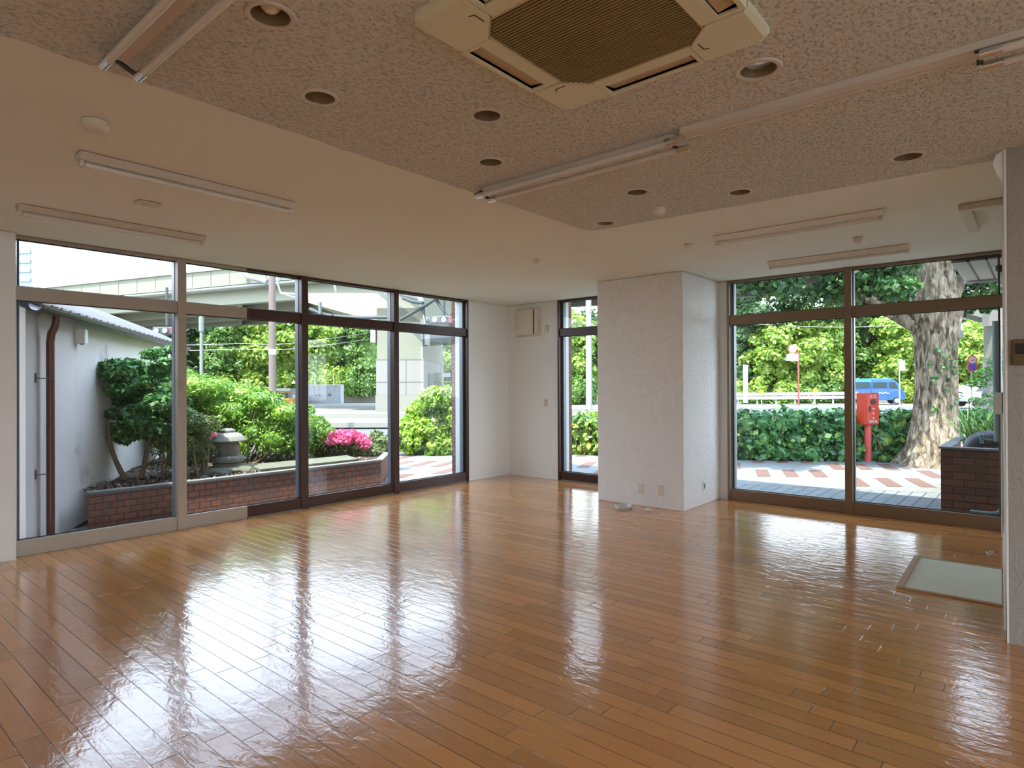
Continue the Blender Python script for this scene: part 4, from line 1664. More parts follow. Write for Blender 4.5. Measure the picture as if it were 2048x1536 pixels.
cab = abox(-.150, .150, -.12, .11, zc0, zc1).build('cabinet', 'alarm red', t, bevel=.01)
abox(-.125, .142, .11, .122, zc0 + .03, zc1 - .02).build('front_door', 'alarm red', cab, bevel=.004)
m = MB()
c_ = f_ * .122 + Vector((0, 0, zc1 - .175)) + s_ * .02
m.tube([c_, c_ + f_ * .012], .052, 24)
m.build('call_button', 'black paint', cab, smooth=True)
abox(-.07, -.03, .120, .130, zc0 + .25, zc0 + .355).build('lock_slot', 'black paint', cab)
for zz in (.305, .215, .125):
    m = MB()
    c_ = f_ * .122 + Vector((0, 0, zc0 + zz)) + s_ * .02
    m.tube([c_, c_ + f_ * .008], .016, 12)
    m.build('indicator', 'sign white', cab, smooth=True)
text_mesh('lettering', '火災', .085, 'sign white', tuple(f_ * .124 + s_ * .02 + Vector((0, 0, zc1 - .075))), s_, (0, 0, 1), cab)
text_mesh('lettering', '報知機', .062, 'sign white', tuple(f_ * .124 + s_ * .02 + Vector((0, 0, zc0 + .055))), s_, (0, 0, 1), cab)

# ------------------------------------------------------------------ big street tree
tb = at(1860, 11.55, G)
t = thing('street_tree', 'large street tree with deeply furrowed bark outside the right window', 'tree', tb)
nz, na = 150, 110
vs = []
for iz in range(nz + 1):
    z_ = -0.03 + 4.6 * iz / nz
    cxy = RT * (.04 + .020 * z_ + .04 * math.sin(z_ * 1.1))
    for ia in range(na):
        a_ = 2 * PI * ia / na
        r_ = .335 + .30 * math.exp(-max(z_, 0) * 2.6) + .02 * math.sin(2 * a_ + 1) + .10 * math.exp(-((z_ - 2.85) / .4) ** 2)
        r_ += .13 * math.exp(-max(z_, 0) * 3.2) * math.sin(5 * a_ + 1.0)
        rid = abs(math.sin(a_ * 9 + 1.6 * math.sin(z_ * 2.3 + a_ * 2) + .6 * math.sin(z_ * 6 + a_ * 5)))
        r_ += .030 * (rid ** .6) - .02
        r_ += .012 * math.sin(a_ * 23 + z_ * 9)
        vs.append((cxy.x + r_ * math.cos(a_), cxy.y + r_ * math.sin(a_), z_))
fs = [(k * na + i, k * na + (i + 1) % na, (k + 1) * na + (i + 1) % na, (k + 1) * na + i) for k in range(nz) for i in range(na)]
m = MB()
m.add(vs, fs)
m.build('trunk', 'furrowed bark', t, smooth=True)
rtv = Vector((RT.x, RT.y, 0)).normalized()
fwv = Vector((FW.x, FW.y, 0)).normalized()
for p_, q_, ra, rb_ in ((-rtv * .22 + Vector((0, 0, 2.55)), -rtv * 1.3 + fwv * .6 + Vector((0, 0, 3.5)), .12, .08),
                        (rtv * .22 + Vector((0, 0, 2.55)), rtv * .62 + fwv * .2 + Vector((0, 0, 3.2)), .16, .10),
                        (-rtv * 1.3 + fwv * .6 + Vector((0, 0, 3.5)), -rtv * 3.6 + fwv * 1.0 + Vector((0, 0, 5.0)), .08, .03),
                        (rtv * .62 + fwv * .2 + Vector((0, 0, 3.2)), rtv * 1.9 + fwv * .6 + Vector((0, 0, 5.0)), .10, .04),
                        (rtv * .05 + Vector((0, 0, 4.4)), rtv * .3 + Vector((0, 0, 7.5)), .30, .12),
                        (-rtv * .1 - fwv * .1 + Vector((0, 0, 3.9)), -rtv * 1.9 - fwv * 1.2 + Vector((0, 0, 5.8)), .12, .04)):
    m = MB()
    limb(m, p_, q_, ra, rb_, .06, 5, 9, 12)
    m.build('limb', 'furrowed bark', t, smooth=True)
bl = []
rg = random.Random(40)
for k in range(84):
    u_ = rg.uniform(-4.9, 1.1)
    v_ = rg.uniform(-1.4, -.5)
    if -.98 < u_ < .85:
        continue
    z_ = rg.uniform(3.05, 4.5)
    p = rtv * u_ + fwv * v_ + Vector((0, 0, z_))
    bl.append((p.x, p.y, p.z, rg.uniform(.3, .5), rg.uniform(.3, .5), rg.uniform(.16, .25)))
# drooping outer foliage on the window side and to both sides
for k in range(70):
    u_ = rg.uniform(-4.6, 2.9)
    v_ = rg.uniform(-1.9, 2.4)
    low = 2.95 if u_ > -2.5 else 3.25 + (-2.5 - u_) * .15
    z_ = rg.uniform(low, low + 1.5)
    if abs(u_) < .75 and v_ < .4:
        z_ = max(z_, 4.9)
    p = rtv * u_ + fwv * v_ + Vector((0, 0, z_))
    bl.append((p.x, p.y, p.z, rg.uniform(.32, .55), rg.uniform(.32, .55), rg.uniform(.16, .28)))
for k in range(26):
    a_ = rg.uniform(0, 2 * PI)
    r_ = rg.uniform(.3, 3.4)
    z_ = rg.uniform(5.2, 8.8)
    p = Vector((r_ * math.cos(a_), r_ * math.sin(a_), z_))
    bl.append((p.x, p.y, p.z, 1.0, 1.0, .65))
leaf_mesh('foliage', bl, 84000, .11, 'ginkgo leaves', t, 22, core=0, up=.5, out=.5, aspect=.8, lump=.25, shell=.35, droop=.3)
iv = []
for k in range(26):
    zz = rg.uniform(1.05, 2.3)
    a_ = ang + rg.uniform(-1.0, .9)
    iv.append((math.cos(a_) * .39 + rtv.x * .09, math.sin(a_) * .39 + rtv.y * .09, zz, .05, .05, .07))
leaf_mesh('ivy', iv, 130, .06, 'ivy leaves', t, 24, aspect=.9)

# ------------------------------------------------------------------ brick planter, duct and pipes at the right edge
pr_ = thing('brick_planter', 'dark brown brick planter box just outside the right window corner', 'planter', (0, 0, 0))
m = MB()
m.wall((8.92, .93), (8.92, -.8), G, .69)
m.wall((11.3, .93), (8.92, .93), G, .69)
m.build('brick_wall', 'dark brick', pr_)
m = MB()
m.prism([(8.90, .95), (8.90, -.8), (9.02, -.8), (9.02, .83), (11.3, .83), (11.3, .95)], .69, .715)
m.build('cap', 'concrete cap', pr_, bevel=.003)
m = MB()
m.prism([(9.02, .83), (9.02, -.8), (11.3, -.8), (11.3, .83)], .55, .60)
m.build('soil_bed', 'soil', pr_)
t = thing('duct_pipe', 'fat black drain elbow rising out of the dark brick planter', 'pipe', (9.32, .66, .60))
m = MB()
pts = [(0, 0, 0)] + [(0, 0, .06)] + [(0, -.14 + .14 * math.cos(a_), .06 + .14 * math.sin(a_)) for a_ in np.linspace(.2, PI / 2, 7)] + [(0, -.95, .20)]
m.tube(pts, .092, 20)
m.build('elbow', 'duct grey', t, smooth=True)
for yy in (-.14, -.40):
    m = MB()
    m.tube([(0, yy, .20), (0, yy - .05, .20)], .102, 20)
    m.build('joint_ring', 'duct grey', t, smooth=True)
t = thing('water_pipe', 'grey-green standpipe with a small tap at the end of the dark brick planter', 'pipe', (8.78, .36, G))
m = MB()
m.tube([(-.02, .28, .06), (-.02, .08, .06), (-.02, .03, .075), (0, .0, .12), (0, 0, .86)], .020, 14)
m.build('riser', 'pipe grey green', t, smooth=True)
m = MB()
m.tube([(0, .02, .86), (0, .03, 1.6), (0, .03, 2.2)], .042, 14)
m.build('upper_pipe', 'pipe grey green', t, smooth=True)
m = MB()
m.tube([(0, 0, .86), (0, .08, .875), (0, .17, .88)], .012, 10)
m.build('tap_arm', 'pipe grey green', t, smooth=True)
m = MB()
m.tube([(0, .17, .83), (0, .17, .93)], .016, 10)
m.tube([(-.025, .17, .93), (.025, .17, .93)], .010, 8)
m.build('tap', 'tap teal', t, smooth=True)

# arching strap-leaved plant behind it
t = thing('strap_plant', 'clump of arching yellow-green strap leaves behind the dark brick planter', 'plant', (10.35, .60, .60))
m = MB()
rg = random.Random(51)
for k in range(420):
    a_ = rg.uniform(0, 2 * PI)
    L_ = rg.uniform(.40, .72)
    sp_ = rg.uniform(.25, .9)
    bx, by = rg.uniform(-.35, .45), rg.uniform(-.85, .20)
    w_ = rg.uniform(.007, .013)
    d = Vector((math.cos(a_), math.sin(a_), 0))
    s2 = Vector((-d.y, d.x, 0))
    pts = []
    for i in range(6):
        f2 = i / 5
        pts.append(Vector((bx, by, 0)) + d * (sp_ * L_ * f2 ** 1.2) + Vector((0, 0, L_ * (f2 * 1.25 - sp_ * .9 * f2 ** 2.4))))
    vs = []
    for i, p in enumerate(pts):
        ww = w_ * (1 - (i / 5) ** 2 * .9)
        vs += [p - s2 * ww, p + s2 * ww]
    m.add(vs, [(2 * i, 2 * i + 1, 2 * i + 3, 2 * i + 2) for i in range(5)])
m.build('leaves', 'strap leaves', t)
# small feathery tree at the right edge
nt_ = at(2010, 9.6, .58)
t = thing('feathery_shrub', 'thin shrub with feathery dark green sprays at the right window edge', 'shrub', nt_)
m = MB()
limb(m, (0, 0, 0), (-.05, .1, 1.5), .02, .01, .05, 61)
limb(m, (-.02, .04, .5), (.25, .0, 1.3), .012, .006, .08, 62)
limb(m, (0, .05, .8), (-.35, .25, 1.25), .010, .005, .08, 63)
m.build('stems', 'bark young', t)
bl = []
for px_, py_ in ((1952, 764), (1966, 745), (1975, 740), (1990, 738), (1945, 768), (1962, 758), (1985, 755), (2000, 750), (1992, 722), (1960, 770), (1955, 800), (1985, 790), (1995, 725), (2003, 735), (1975, 805)):
    p = at(px_, 9.5, py=py_) - nt_
    bl.append((p.x, p.y, p.z, .10, .12, .04))
leaf_mesh('foliage', bl, 1900, .055, 'shade tree leaves', t, 33, aspect=.25, up=1.0, out=.3)

# canopy with slatted soffit and hanging lamp at the top right
t = thing('slatted_canopy', 'slatted pale canopy soffit outside the top of the right window', 'canopy', (8.10, -2.09, 2.74))
m = MB()
for k in range(3):
    y1_ = 2.83 - k * .155
    for i in range(24):
        m.box(.02 + i * .062, .02 + i * .062 + .046, y1_ - .135, y1_, 0, .02)
sl = m.build('slats', 'soffit slats', t)
sl['kind'] = 'stuff'
m = MB()
for k in range(1, 3):
    m.box(0, 1.52, 2.83 - k * .155, 2.83 - k * .155 + .02, -.004, .03)
m.box(0, 1.52, 2.33, 2.385, -.03, .03)
m.build('bearers', 'soffit dark wood', t)
m = MB()
m.box(0, 1.12, 0.6, 2.33, 0, .02)
m.build('soffit_panel', 'soffit panel', t)
m = MB()
m.box(1.12, 1.50, 0.6, 2.33, -.006, .02)
m.build('dark_board', 'soffit dark wood', t)
m = MB()
m.box(1.52, 1.56, .6, 2.84, -.03, .06)
m.build('fascia', 'white paint', t)
m = MB()
m.box(0, 1.56, .6, 2.84, .03, .10)
m.build('roof_sheet', 'soffit dark wood', t)
t = thing('hanging_lamp', 'small hanging glass lamp with dark cap under the slatted canopy', 'lamp', (8.62, .34, 2.738))
m = MB()
m.lathe([(.05, 0), (.05, -.05), (.02, -.07)], n=18)
m.build('cap', 'soffit dark wood', t)
m = MB()
m.lathe([(.02, -.07), (.045, -.10), (.05, -.125), (.02, -.155), (.04, -.185), (.045, -.205), (.001, -.235)], n=18)
m.build('globe', 'bulb glass', t, smooth=True)

# ------------------------------------------------------------------ elevated road
K = .75                              # the elevated road stands at three quarters of the surveyed distance


def vd_(px, D0, z):
    """point on a line running beside the elevated road: bearing, distance where it crosses straight ahead"""
    u = (px - 1024) / 1249.06
    return at(px, K * D0 / (1 + .427 * u), EYE + K * (z - EYE))


vi = thing('elevated_road', 'pale green-grey elevated road crossing behind the trees', 'viaduct', (0, 0, 0))


def vbar(m, D0a, D0b, z0, z1, xa=-900, xb=3600):
    a_ = [vd_(xa, D0a, 0), vd_(xb, D0a, 0), vd_(xb, D0b, 0), vd_(xa, D0b, 0)]
    m.prism([(p.x, p.y) for p in a_], EYE + K * (z0 - EYE), EYE + K * (z1 - EYE))


m = MB()
vbar(m, 33, 33.3, 8.15, 9.25)
vbar(m, 33.3, 34.0, 7.9, 9.05)
o = m.build('parapet', 'viaduct concrete', vi)
m = MB()
vbar(m, 32.85, 33.35, 9.20, 9.32)
m.build('coping', 'viaduct steel', vi)
m = MB()
for k in range(-6, 34):
    a_ = vd_(200 + k * 37, 32.98, 0)
    for z0_, z1_ in ((8.2, 9.1),):
        m.obox((a_.x, a_.y, EYE + K * (z0_ - EYE)), (a_.x, a_.y, EYE + K * (z1_ - EYE)), .014, .014, (0, 1, 0))
sm = m.build('seams', 'viaduct underside', vi)
sm['kind'] = 'stuff'
m = MB()
vbar(m, 34.0, 34.6, 7.05, 8.0)
m.build('girder', 'viaduct steel', vi)
for D0 in (38.2, 42.0, 45.8):
    m = MB()
    vbar(m, D0, D0 + .6, 7.05, 8.1)
    m.build('girder', 'viaduct steel', vi)
m = MB()
vbar(m, 33.3, 46.8, 8.0, 8.3)
m.build('deck', 'viaduct underside', vi)
m = MB()
for px_ in range(-300, 2400, 130):
    a_, b_ = vd_(px_, 34.3, 7.5), vd_(px_, 46.2, 7.5)
    m.obox(a_, b_, .25, .9)
m.build('cross_beams', 'viaduct underside', vi)
m = MB()
pts = [vd_(x_, 32.7, 7.95) for x_ in range(-600, 1500, 60)]
m.tube(pts, .06, 8)
m.build('long_pipe', 'viaduct pipe', vi)
m = MB()
m.tube([vd_(486, 32.6, 9.1), vd_(488, 32.5, 8.8), vd_(497, 32.5, 8.45), vd_(515, 32.5, 8.3), vd_(535, 32.6, 8.05)], .13, 10)
m.build('rain_pipe', 'viaduct pipe', vi, smooth=True)
m = MB()
for dz in (0, .28):
    m.tube([vd_(553, 32.6, 9.0 - dz), vd_(556, 32.6, 8.4 - dz * .5), vd_(556, 32.6, 7.9), vd_(562, 32.6, 7.3), vd_(600, 32.6, 7.1 - dz)], .05, 8)
m.tube([vd_(664, 32.6, 7.95), vd_(670, 32.6, 7.5), vd_(674, 32.8, 7.0), vd_(690, 33.5, 6.9)], .06, 8)
for dz in (0, .25):
    m.tube([vd_(765, 33, 8.0), vd_(780, 33, 7.3 - dz), vd_(800, 33, 7.05 - dz), vd_(838, 33, 6.75 - dz), vd_(846, 33, 6.2 - dz)], .09, 8)
m.build('branch_pipe', 'viaduct pipe', vi, smooth=True)


def pier(px0, px1, label, face=27.4, deep=8.0):
    a_ = at(px0, face, 0)
    b_ = at(px1, face, 0)
    d = (b_ - a_)
    w = d.length
    d.normalize()
    nrm = Vector((-d.y, d.x, 0))
    if nrm.dot(fwv) < 0:
        nrm = -nrm
    t = thing('road_pier', label, 'pier', (a_.x, a_.y, G))

    def bx(u0, u1, v0, v1, z0, z1, name, mat, par=None):
        q = [d * u + nrm * v for u, v in ((u0, v0), (u1, v0), (u1, v1), (u0, v1))]
        mm = MB()
        mm.prism([(p.x, p.y) for p in q], z0, z1)
        return mm.build(name, mat, par or t)
    bx(0, w, 0, deep, 2.70, 4.95, 'shaft', 'viaduct concrete')
    bx(-.03, w + .03, -.03, deep + .03, 1.12, 2.70, 'tile_band', 'tile cladding')
    bx(-.06, w + .08, -.06, deep + .08, .0, 1.12, 'plinth', 'pale concrete')
    for z_ in (1.12, 1.70, 2.68):
        bx(-.045, w + .045, -.045, deep, z_, z_ + .045, 'joint_line', 'viaduct underside')
    for u_ in (.28 * w, .62 * w):
        bx(u_, u_ + .04, -.045, 0, 1.12, 2.70, 'joint_line', 'viaduct underside')
    # hammerhead
    q = [(-3.0, 5.62), (w + 3.4, 5.62), (w + 3.4, 5.2), (w, 4.35), (0, 4.35), (-3.0, 5.2)]
    mm = MB()
    vs = [d * u + Vector((0, 0, z)) for u, z in q] + [d * u + nrm * deep + Vector((0, 0, z)) for u, z in q]
    mm.add(vs, [(0, 1, 2, 3, 4, 5), (11, 10, 9, 8, 7, 6)] + [(k, k + 6, (k + 1) % 6 + 6, (k + 1) % 6) for k in range(6)])
    mm.build('crosshead', 'viaduct steel', t)
    return t, d, nrm, w, bx


t, d_, n_, w_, bx_ = pier(754, 846, 'pale tiled road pier standing beyond the fourth left window')
bx_(-.26, -.05, -.1, .4, 3.45, 4.4, 'side_pipe', 'white paint')
bx_(w_ + .02, w_ + .15, .3, 1.2, 3.35, 4.3, 'side_panel', 'white paint')
dr = bx_(w_ + .04, w_ + .10, 1.5, 2.6, .9, 2.1, 'service_door', 'door teal')
pier(1994, 2090, 'partly hidden pale road pier at the right window edge', face=28.5, deep=.8)
m = MB()
for (xa, ya), (xb, yb) in (((800, 640), (905, 575)), ((806, 596), (845, 606)), ((845, 606), (850, 650)), ((858, 575), (900, 640)), ((620, 618), (665, 632)), ((665, 632), (790, 634)), ((855, 640), (905, 645)), ((835, 580), (910, 598)), ((640, 606), (640, 630))):
    p, q = at(xa, 25.5, py=ya), at(xb, 25.0, py=yb)
    m.tube([p, p.lerp(q, .5) - Vector((0, 0, .05)), q], .07, 8)
tag(m.build('drain_pipework', 'dark steel'), 'dark slanting drain pipes hung under the elevated road beside the tiled pier', 'pipes')
m = MB()
m.obox(at(1972, 27.8, z=4.42), at(2010, 27.8, z=4.42), .4, .8)
tag(m.build('sign_gantry_box', 'tile cladding'), 'grey slatted box high against the right road pier', 'box')
m = MB()
m.obox(at(862, 26.6, z=3.66), at(905, 26.6, z=3.55), .25, .62)
tag(m.build('dark_signboard', 'dark steel'), 'back of a dark lattice signboard right of the tiled road pier', 'sign')

# ------------------------------------------------------------------ traffic lights


def signal(px, d, py, label):
    p = at(px, d, py=py)
    t = thing('traffic_light', label, 'traffic light', p)
    m = MB()
    m.obox(-rtv * .50, rtv * .50, .2, .30)
    m.build('housing', 'dark steel', t, bevel=.05)
    for k in range(3):
        c_ = rtv * (-.32 + .32 * k)
        m = MB()
        m.tube([c_ - fwv * .12, c_ - fwv * .16], .12 if k == 2 else .09, 18)
        m.build('lamp', 'signal lamp red' if k == 2 else 'container grey', t, smooth=True)
    m = MB()
    m.tube([Vector((0, 0, .2)), Vector((0, 0, 1.6))], .05, 8)
    m.build('hanger', 'dark steel', t)


signal(334, 23, 662, 'traffic light with its red lamp lit above the small dark tree')
signal(888, 22.5, 640, 'traffic light with its red lamp lit under the elevated road right of the pier')

# ------------------------------------------------------------------ poles and wires


def pole(name, px, d, r, top, mat, label, base=G - .06, r2=None):
    b = at(px, d, base)
    t = thing(name, label, 'pole', b)
    m = MB()
    m.tube([(0, 0, 0), (0, 0, top)], [r, r2 or r * .8], 16)
    m.build('shaft', mat, t, smooth=True)
    return t, b


t, b = pole('utility_pole', 545, 20, .118, 8.5, 'utility pole brown', 'thick brown utility pole seen through the second left window')
m = MB()
m.tube([(0, 0, 2.60), (0, 0, 2.78)], .119, 16)
m.build('notice_band', 'sign white', t)
m = MB()
m.tube([(0, 0, 1.2), (0, 0, 1.26)], .121, 16)
m.build('notice_band', 'sign white', t)
t, b = pole('lamp_post', 403, 26, .075, 4.6, 'thin pole green', 'thin grey-green post in the second left window')
m = MB()
m.tube([(0, 0, 3.9), (0, 0, 4.5)], .10, 12)
m.build('collar', 'thin pole green', t)
t, b = pole('lamp_post', 1178, 23.9, .125, 9, 'white pole', 'thick white lamp post in the narrow window')
t, b = pole('lamp_post', 1833, 44, .12, 8, 'white pole', 'pale lamp post just left of the furrowed tree trunk')
for k, (za, zb_, g) in enumerate(((4.55, 4.75, 0), (4.15, 4.2, 1))):
    m = MB()
    pts = []
    for i in range(25):
        px_ = 100 + i * 32
        f2 = i / 24
        sag = -.5 * math.sin(PI * ((f2 * 2) % 1.0))
        d__ = 30
        yy = (687, 698)[k] - (max(0, px_ - 560) * (.14, .13)[k])
        p = at(px_, d__, py=yy + 4 * math.sin(PI * ((f2 * 2) % 1.0)))
        pts.append(p)
    m.tube(pts, .014, 6)
    tag(m.build('overhead_cable', 'cable'), ('upper' if k == 0 else 'lower') + ' of the two overhead cables before the trees on the left', 'cable', 'overhead cables')
m = MB()
pts = [at(1465 + i * 60, 32, py=645 + 12 * math.sin(PI * i / 8) - i * .6 + (0 if i < 4 else (i - 4) * -1)) for i in range(9)]
m.tube(pts, .02, 6)
tag(m.build('overhead_cable', 'cable'), 'single thin cable crossing behind the right window', 'cable')

# ------------------------------------------------------------------ street furniture on the right
rail = thing('guard_rail', 'white double-beam guard rail across the road outside the right window', 'guard rail', at(1440, 47, G))
r0 = at(1440, 47, G)


def rl(px, d, z):
    return at(px, d, z) - r0


for z_ in (.66, .38):
    m = MB()
    m.obox(rl(1380, 46, z_ + .10), rl(1716, 46.3, z_ + .16), .08, .22)
    m.build('rail_beam', 'rail metal', rail)
for k in range(9):
    px_ = 1400 + k * 38
    d__ = 46.15 + .2 * k / 9
    m = MB()
    p = rl(px_, d__, -.1)
    m.obox(p, p + Vector((0, 0, .95)), .10, .10, (0, 1, 0))
    m.build('rail_post', 'rail metal', rail)
m = MB()
m.obox(at(1350, 46.1, -.05), at(1716, 46.6, -.04), .5, .2)
struct('kerb', m, 'pale concrete')

t = thing('banner_post', 'tall narrow white sign post behind the guard rail', 'sign', at(1491, 47.8, 0))
m = MB()
m.obox((0, 0, .1), (0, 0, 3.0), .34, .10, rtv.cross(Vector((0, 0, 1))))
m.build('panel', 'sign white', t)
for k in range(4):
    m = MB()
    c_ = Vector((0, 0, 2.7 - .62 * k)) - fwv * .07
    m.obox(c_ - rtv * .07, c_ + rtv * .07, .02, .14)
    m.build('character', 'container grey', t)
t = thing('speed_sign', 'tall red post with round white sign over a white plate behind the guard rail', 'sign', at(1597, 46, G))
m = MB()
m.tube([(0, 0, 0), (0, 0, 4.0)], .055, 10)
m.build('post', 'post red', t)
c_ = Vector((0, 0, 4.15)) - rtv * .48 - fwv * .08
m = MB()
m.tube([c_, c_ - fwv * .04], .32, 26)
m.build('rim', 'sign red', t)
m = MB()
m.tube([c_ - fwv * .04, c_ - fwv * .06], .27, 26)
m.build('disc', 'sign white', t)
m = MB()
m.obox(c_ + Vector((0, 0, -.62)) - rtv * .42, c_ + Vector((0, 0, -.62)) + rtv * .42, .04, .5)
m.build('plate', 'sign white', t)
for px_, py_, dd, lab in ((1523, 784, 45.8, 'left of the three yellow reflector discs above the guard rail'), (1630, 781, 45.8, 'middle yellow reflector disc above the guard rail'), (1706, 779, 45.8, 'right yellow reflector disc by the blue van')):
    p = at(px_, dd, py=py_)
    t = thing('road_reflector', lab, 'reflector', (p.x, p.y, G), group='yellow reflectors on the guard rail')
    m = MB()
    c_ = Vector((0, 0, p.z - G))
    m.tube([c_, c_ - fwv * .05], .17, 18)
    m.build('disc', 'sign yellow', t)
    m = MB()
    m.tube([Vector((0, 0, 0)), c_], .03, 8)
    m.build('stem', 'rail metal', t)

# no-parking signs
t = thing('no_parking_sign', 'pair of round road signs one above the other on a pole right of the trunk', 'road sign', at(1943, 30, G))
m = MB()
m.tube([(0, 0, 0), (0, 0, 2.95)], .035, 10)
m.build('post', 'white pole', t)
zs = [EYE + (767 - y_) / 1249 * 30 - G for y_ in (719, 732)]
for k, zz in enumerate(zs):
    c_ = Vector((0, 0, zz)) - fwv * .05
    m = MB()
    m.tube([c_, c_ - fwv * .02], .235 if k == 0 else .24, 26)
    m.build('rim', 'sign red', t)
    m = MB()
    m.tube([c_ - fwv * .02, c_ - fwv * .03], .18, 26)
    m.build('face', 'sign white' if k == 0 else 'sign blue', t)
    m = MB()
    if k:
        q_ = (rtv * .15 + Vector((0, 0, -.15)))
        m.obox(c_ - q_ - fwv * .04, c_ + q_ - fwv * .04, .012, .06, fwv)
    else:
        m.obox(c_ - rtv * .10 - fwv * .035, c_ + rtv * .10 - fwv * .035, .012, .05)
    m.build('stripe', 'sign red', t)
t = thing('direction_board', 'white board with a red arrow beside the trunk under the tree crown', 'sign', at(1916, 30, G))
m = MB()
zz = EYE + (767 - 660) / 1249 * 30 - G
m.obox(Vector((0, 0, zz)) - rtv * .26, Vector((0, 0, zz)) + rtv * .26, .05, .72)
m.build('board', 'sign white', t)
m = MB()
m.obox(Vector((0, 0, zz + .15)) - rtv * .24 - fwv * .04, Vector((0, 0, zz + .15)) + rtv * .12 - fwv * .04, .02, .16)
m.build('arrow', 'sign red', t)
m = MB()
m.tube([(0.1, .1, 0), (0.1, .1, zz)], .04, 8)
m.build('post', 'thin pole green', t)
t = thing('street_sign', 'small white street sign left of the trunk above the blue van', 'sign', at(1799, 40, G))
m = MB()
zz = EYE + (767 - 729) / 1249 * 40 - G
m.obox(Vector((0, 0, zz)), Vector((0, 0, zz)) + rtv * .35, .05, .65)
m.build('board', 'sign white', t)
m = MB()
m.tube([(0, 0, 0), (0, 0, zz + .4)], .04, 8)
m.build('post', 'white pole', t)
t = thing('arrow_sign', 'white double arrow sign on a post above the sunlit bush', 'sign', at(905, 30, G))
zz = EYE + (773 - 750) / 1249 * 30 - G
m = MB()
m.obox(Vector((0, 0, zz)) - rtv * .50, Vector((0, 0, zz)) - rtv * .1, .04, .20)
m.build('board', 'sign white', t)
m = MB()
m.obox(Vector((0, 0, zz)) + rtv * .0, Vector((0, 0, zz)) + rtv * .48, .04, .24)
m.build('board', 'sign white', t)
m = MB()
m.tube([(0, 0, 0), (0, 0, 5.6)], .05, 8)
m.build('post', 'strap leaves', t)

# ------------------------------------------------------------------ blue van
vp = at(1752, 46.6, 0)
vz = G - .02
t = thing('delivery_van', 'small bright blue van with white lettering driving right beyond the hedge', 'van', (vp.x, vp.y, vz + .08))
vx = (rtv * math.cos(.30) + fwv * -math.sin(.30))        # forward of the van
vy = Vector((-vx.y, vx.x, 0))
if vy.dot(fwv) < 0:
    vy = -vy


def V(u, v, z):
    return vx * u + vy * v + Vector((0, 0, z))


side = [(-1.62, .30), (1.68, .30), (1.74, .55), (1.70, .88), (1.52, 1.08), (1.22, 1.62), (1.02, 1.80), (.6, 1.87), (-1.35, 1.88), (-1.58, 1.80), (-1.66, 1.1), (-1.67, .6)]
n = len(side)
m = MB()
vs = [V(u, -.72 + .10 * max(0, z - 1.05), z) for u, z in side] + [V(u, .72 - .10 * max(0, z - 1.05), z) for u, z in side]
m.add(vs, [tuple(range(n - 1, -1, -1)), tuple(range(n, 2 * n))] + [(k, (k + 1) % n, n + (k + 1) % n, n + k) for k in range(n)])
body = m.build('body', 'van blue', t, bevel=.04)
m = MB()
m.add([V(u, v * (.60), 1.895) for u, v in ((-1.45, -1), (.75, -1), (.75, 1), (-1.45, 1))] + [V(u, v * .64, 1.84) for u, v in ((-1.6, -1), (.95, -1), (.95, 1), (-1.6, 1))],
      [(0, 1, 2, 3), (0, 4, 5, 1), (1, 5, 6, 2), (2, 6, 7, 3), (3, 7, 4, 0)])
m.build('roof_panel', 'van light blue', body)


def side_quad(us, zs, mat, name, off=.012):
    m = MB()
    vs = [V(u, -.72 + .10 * max(0, z - 1.05) - off, z) for u, z in zip(us, zs)]
    m.add(vs, [tuple(range(len(vs)))])
    return m.build(name, mat, body)


side_quad((-1.52, -.52, -.55, -1.50), (1.18, 1.18, 1.62, 1.62), 'car glass', 'side_window')
side_quad((-.38, .55, .55, -.38), (1.18, 1.18, 1.62, 1.62), 'car glass', 'side_window')
side_quad((.68, 1.32, 1.08, .68), (1.16, 1.12, 1.62, 1.62), 'car glass', 'side_window')
side_quad((-1.62, -.46, -.46, -1.60), (1.64, 1.64, 1.80, 1.80), 'van light blue', 'side_stripe')
for u_ in (-.46, .61):
    m = MB()
    m.obox(V(u_, -.735, .42), V(u_, -.735, 1.60), .02, .015, vx)
    m.build('door_line', 'black paint', body)
m = MB()
for k in range(7):
    m.obox(V(.02 + k * .10, -.742, .80 + .03 * math.sin(k * 2)), V(.09 + k * .10, -.742, .86 + .03 * math.cos(k * 1.7)), .012, .06)
m.build('lettering', 'sign white', body)
m = MB()
m.add([V(1.25, -.60, 1.58), V(1.25, .60, 1.58), V(1.545, .66, 1.10), V(1.545, -.66, 1.10)], [(0, 1, 2, 3)])
m.build('windscreen', 'car glass', body)
m = MB()
m.add([V(-1.675, -.60, 1.15), V(-1.675, .60, 1.15), V(-1.62, .56, 1.66), V(-1.62, -.56, 1.66)], [(3, 2, 1, 0)])
m.build('rear_window', 'car glass', body)
for s2 in (-1, 1):
    for u_ in (-.95, 1.18):
        m = MB()
        m.tube([V(u_, s2 * .60, .27), V(u_, s2 * .745, .27)], .27, 22)
        wh = m.build('wheel', 'tyre', t, smooth=True)
        m = MB()
        m.tube([V(u_, s2 * .745, .27), V(u_, s2 * .755, .27)], .16, 18)
        m.build('hubcap', 'wheel silver', wh)
m = MB()
m.obox(V(1.70, -.55, .70), V(1.70, -.42, .70), .08, .12)
m.obox(V(1.72, .42, .70), V(1.72, .55, .70), .08, .12)
m.build('headlamps', 'lamp tube glass', body)
m = MB()
m.obox(V(1.40, -.80, 1.18), V(1.40, -.90, 1.18), .06, .14)
m.build('mirror', 'van blue', body)

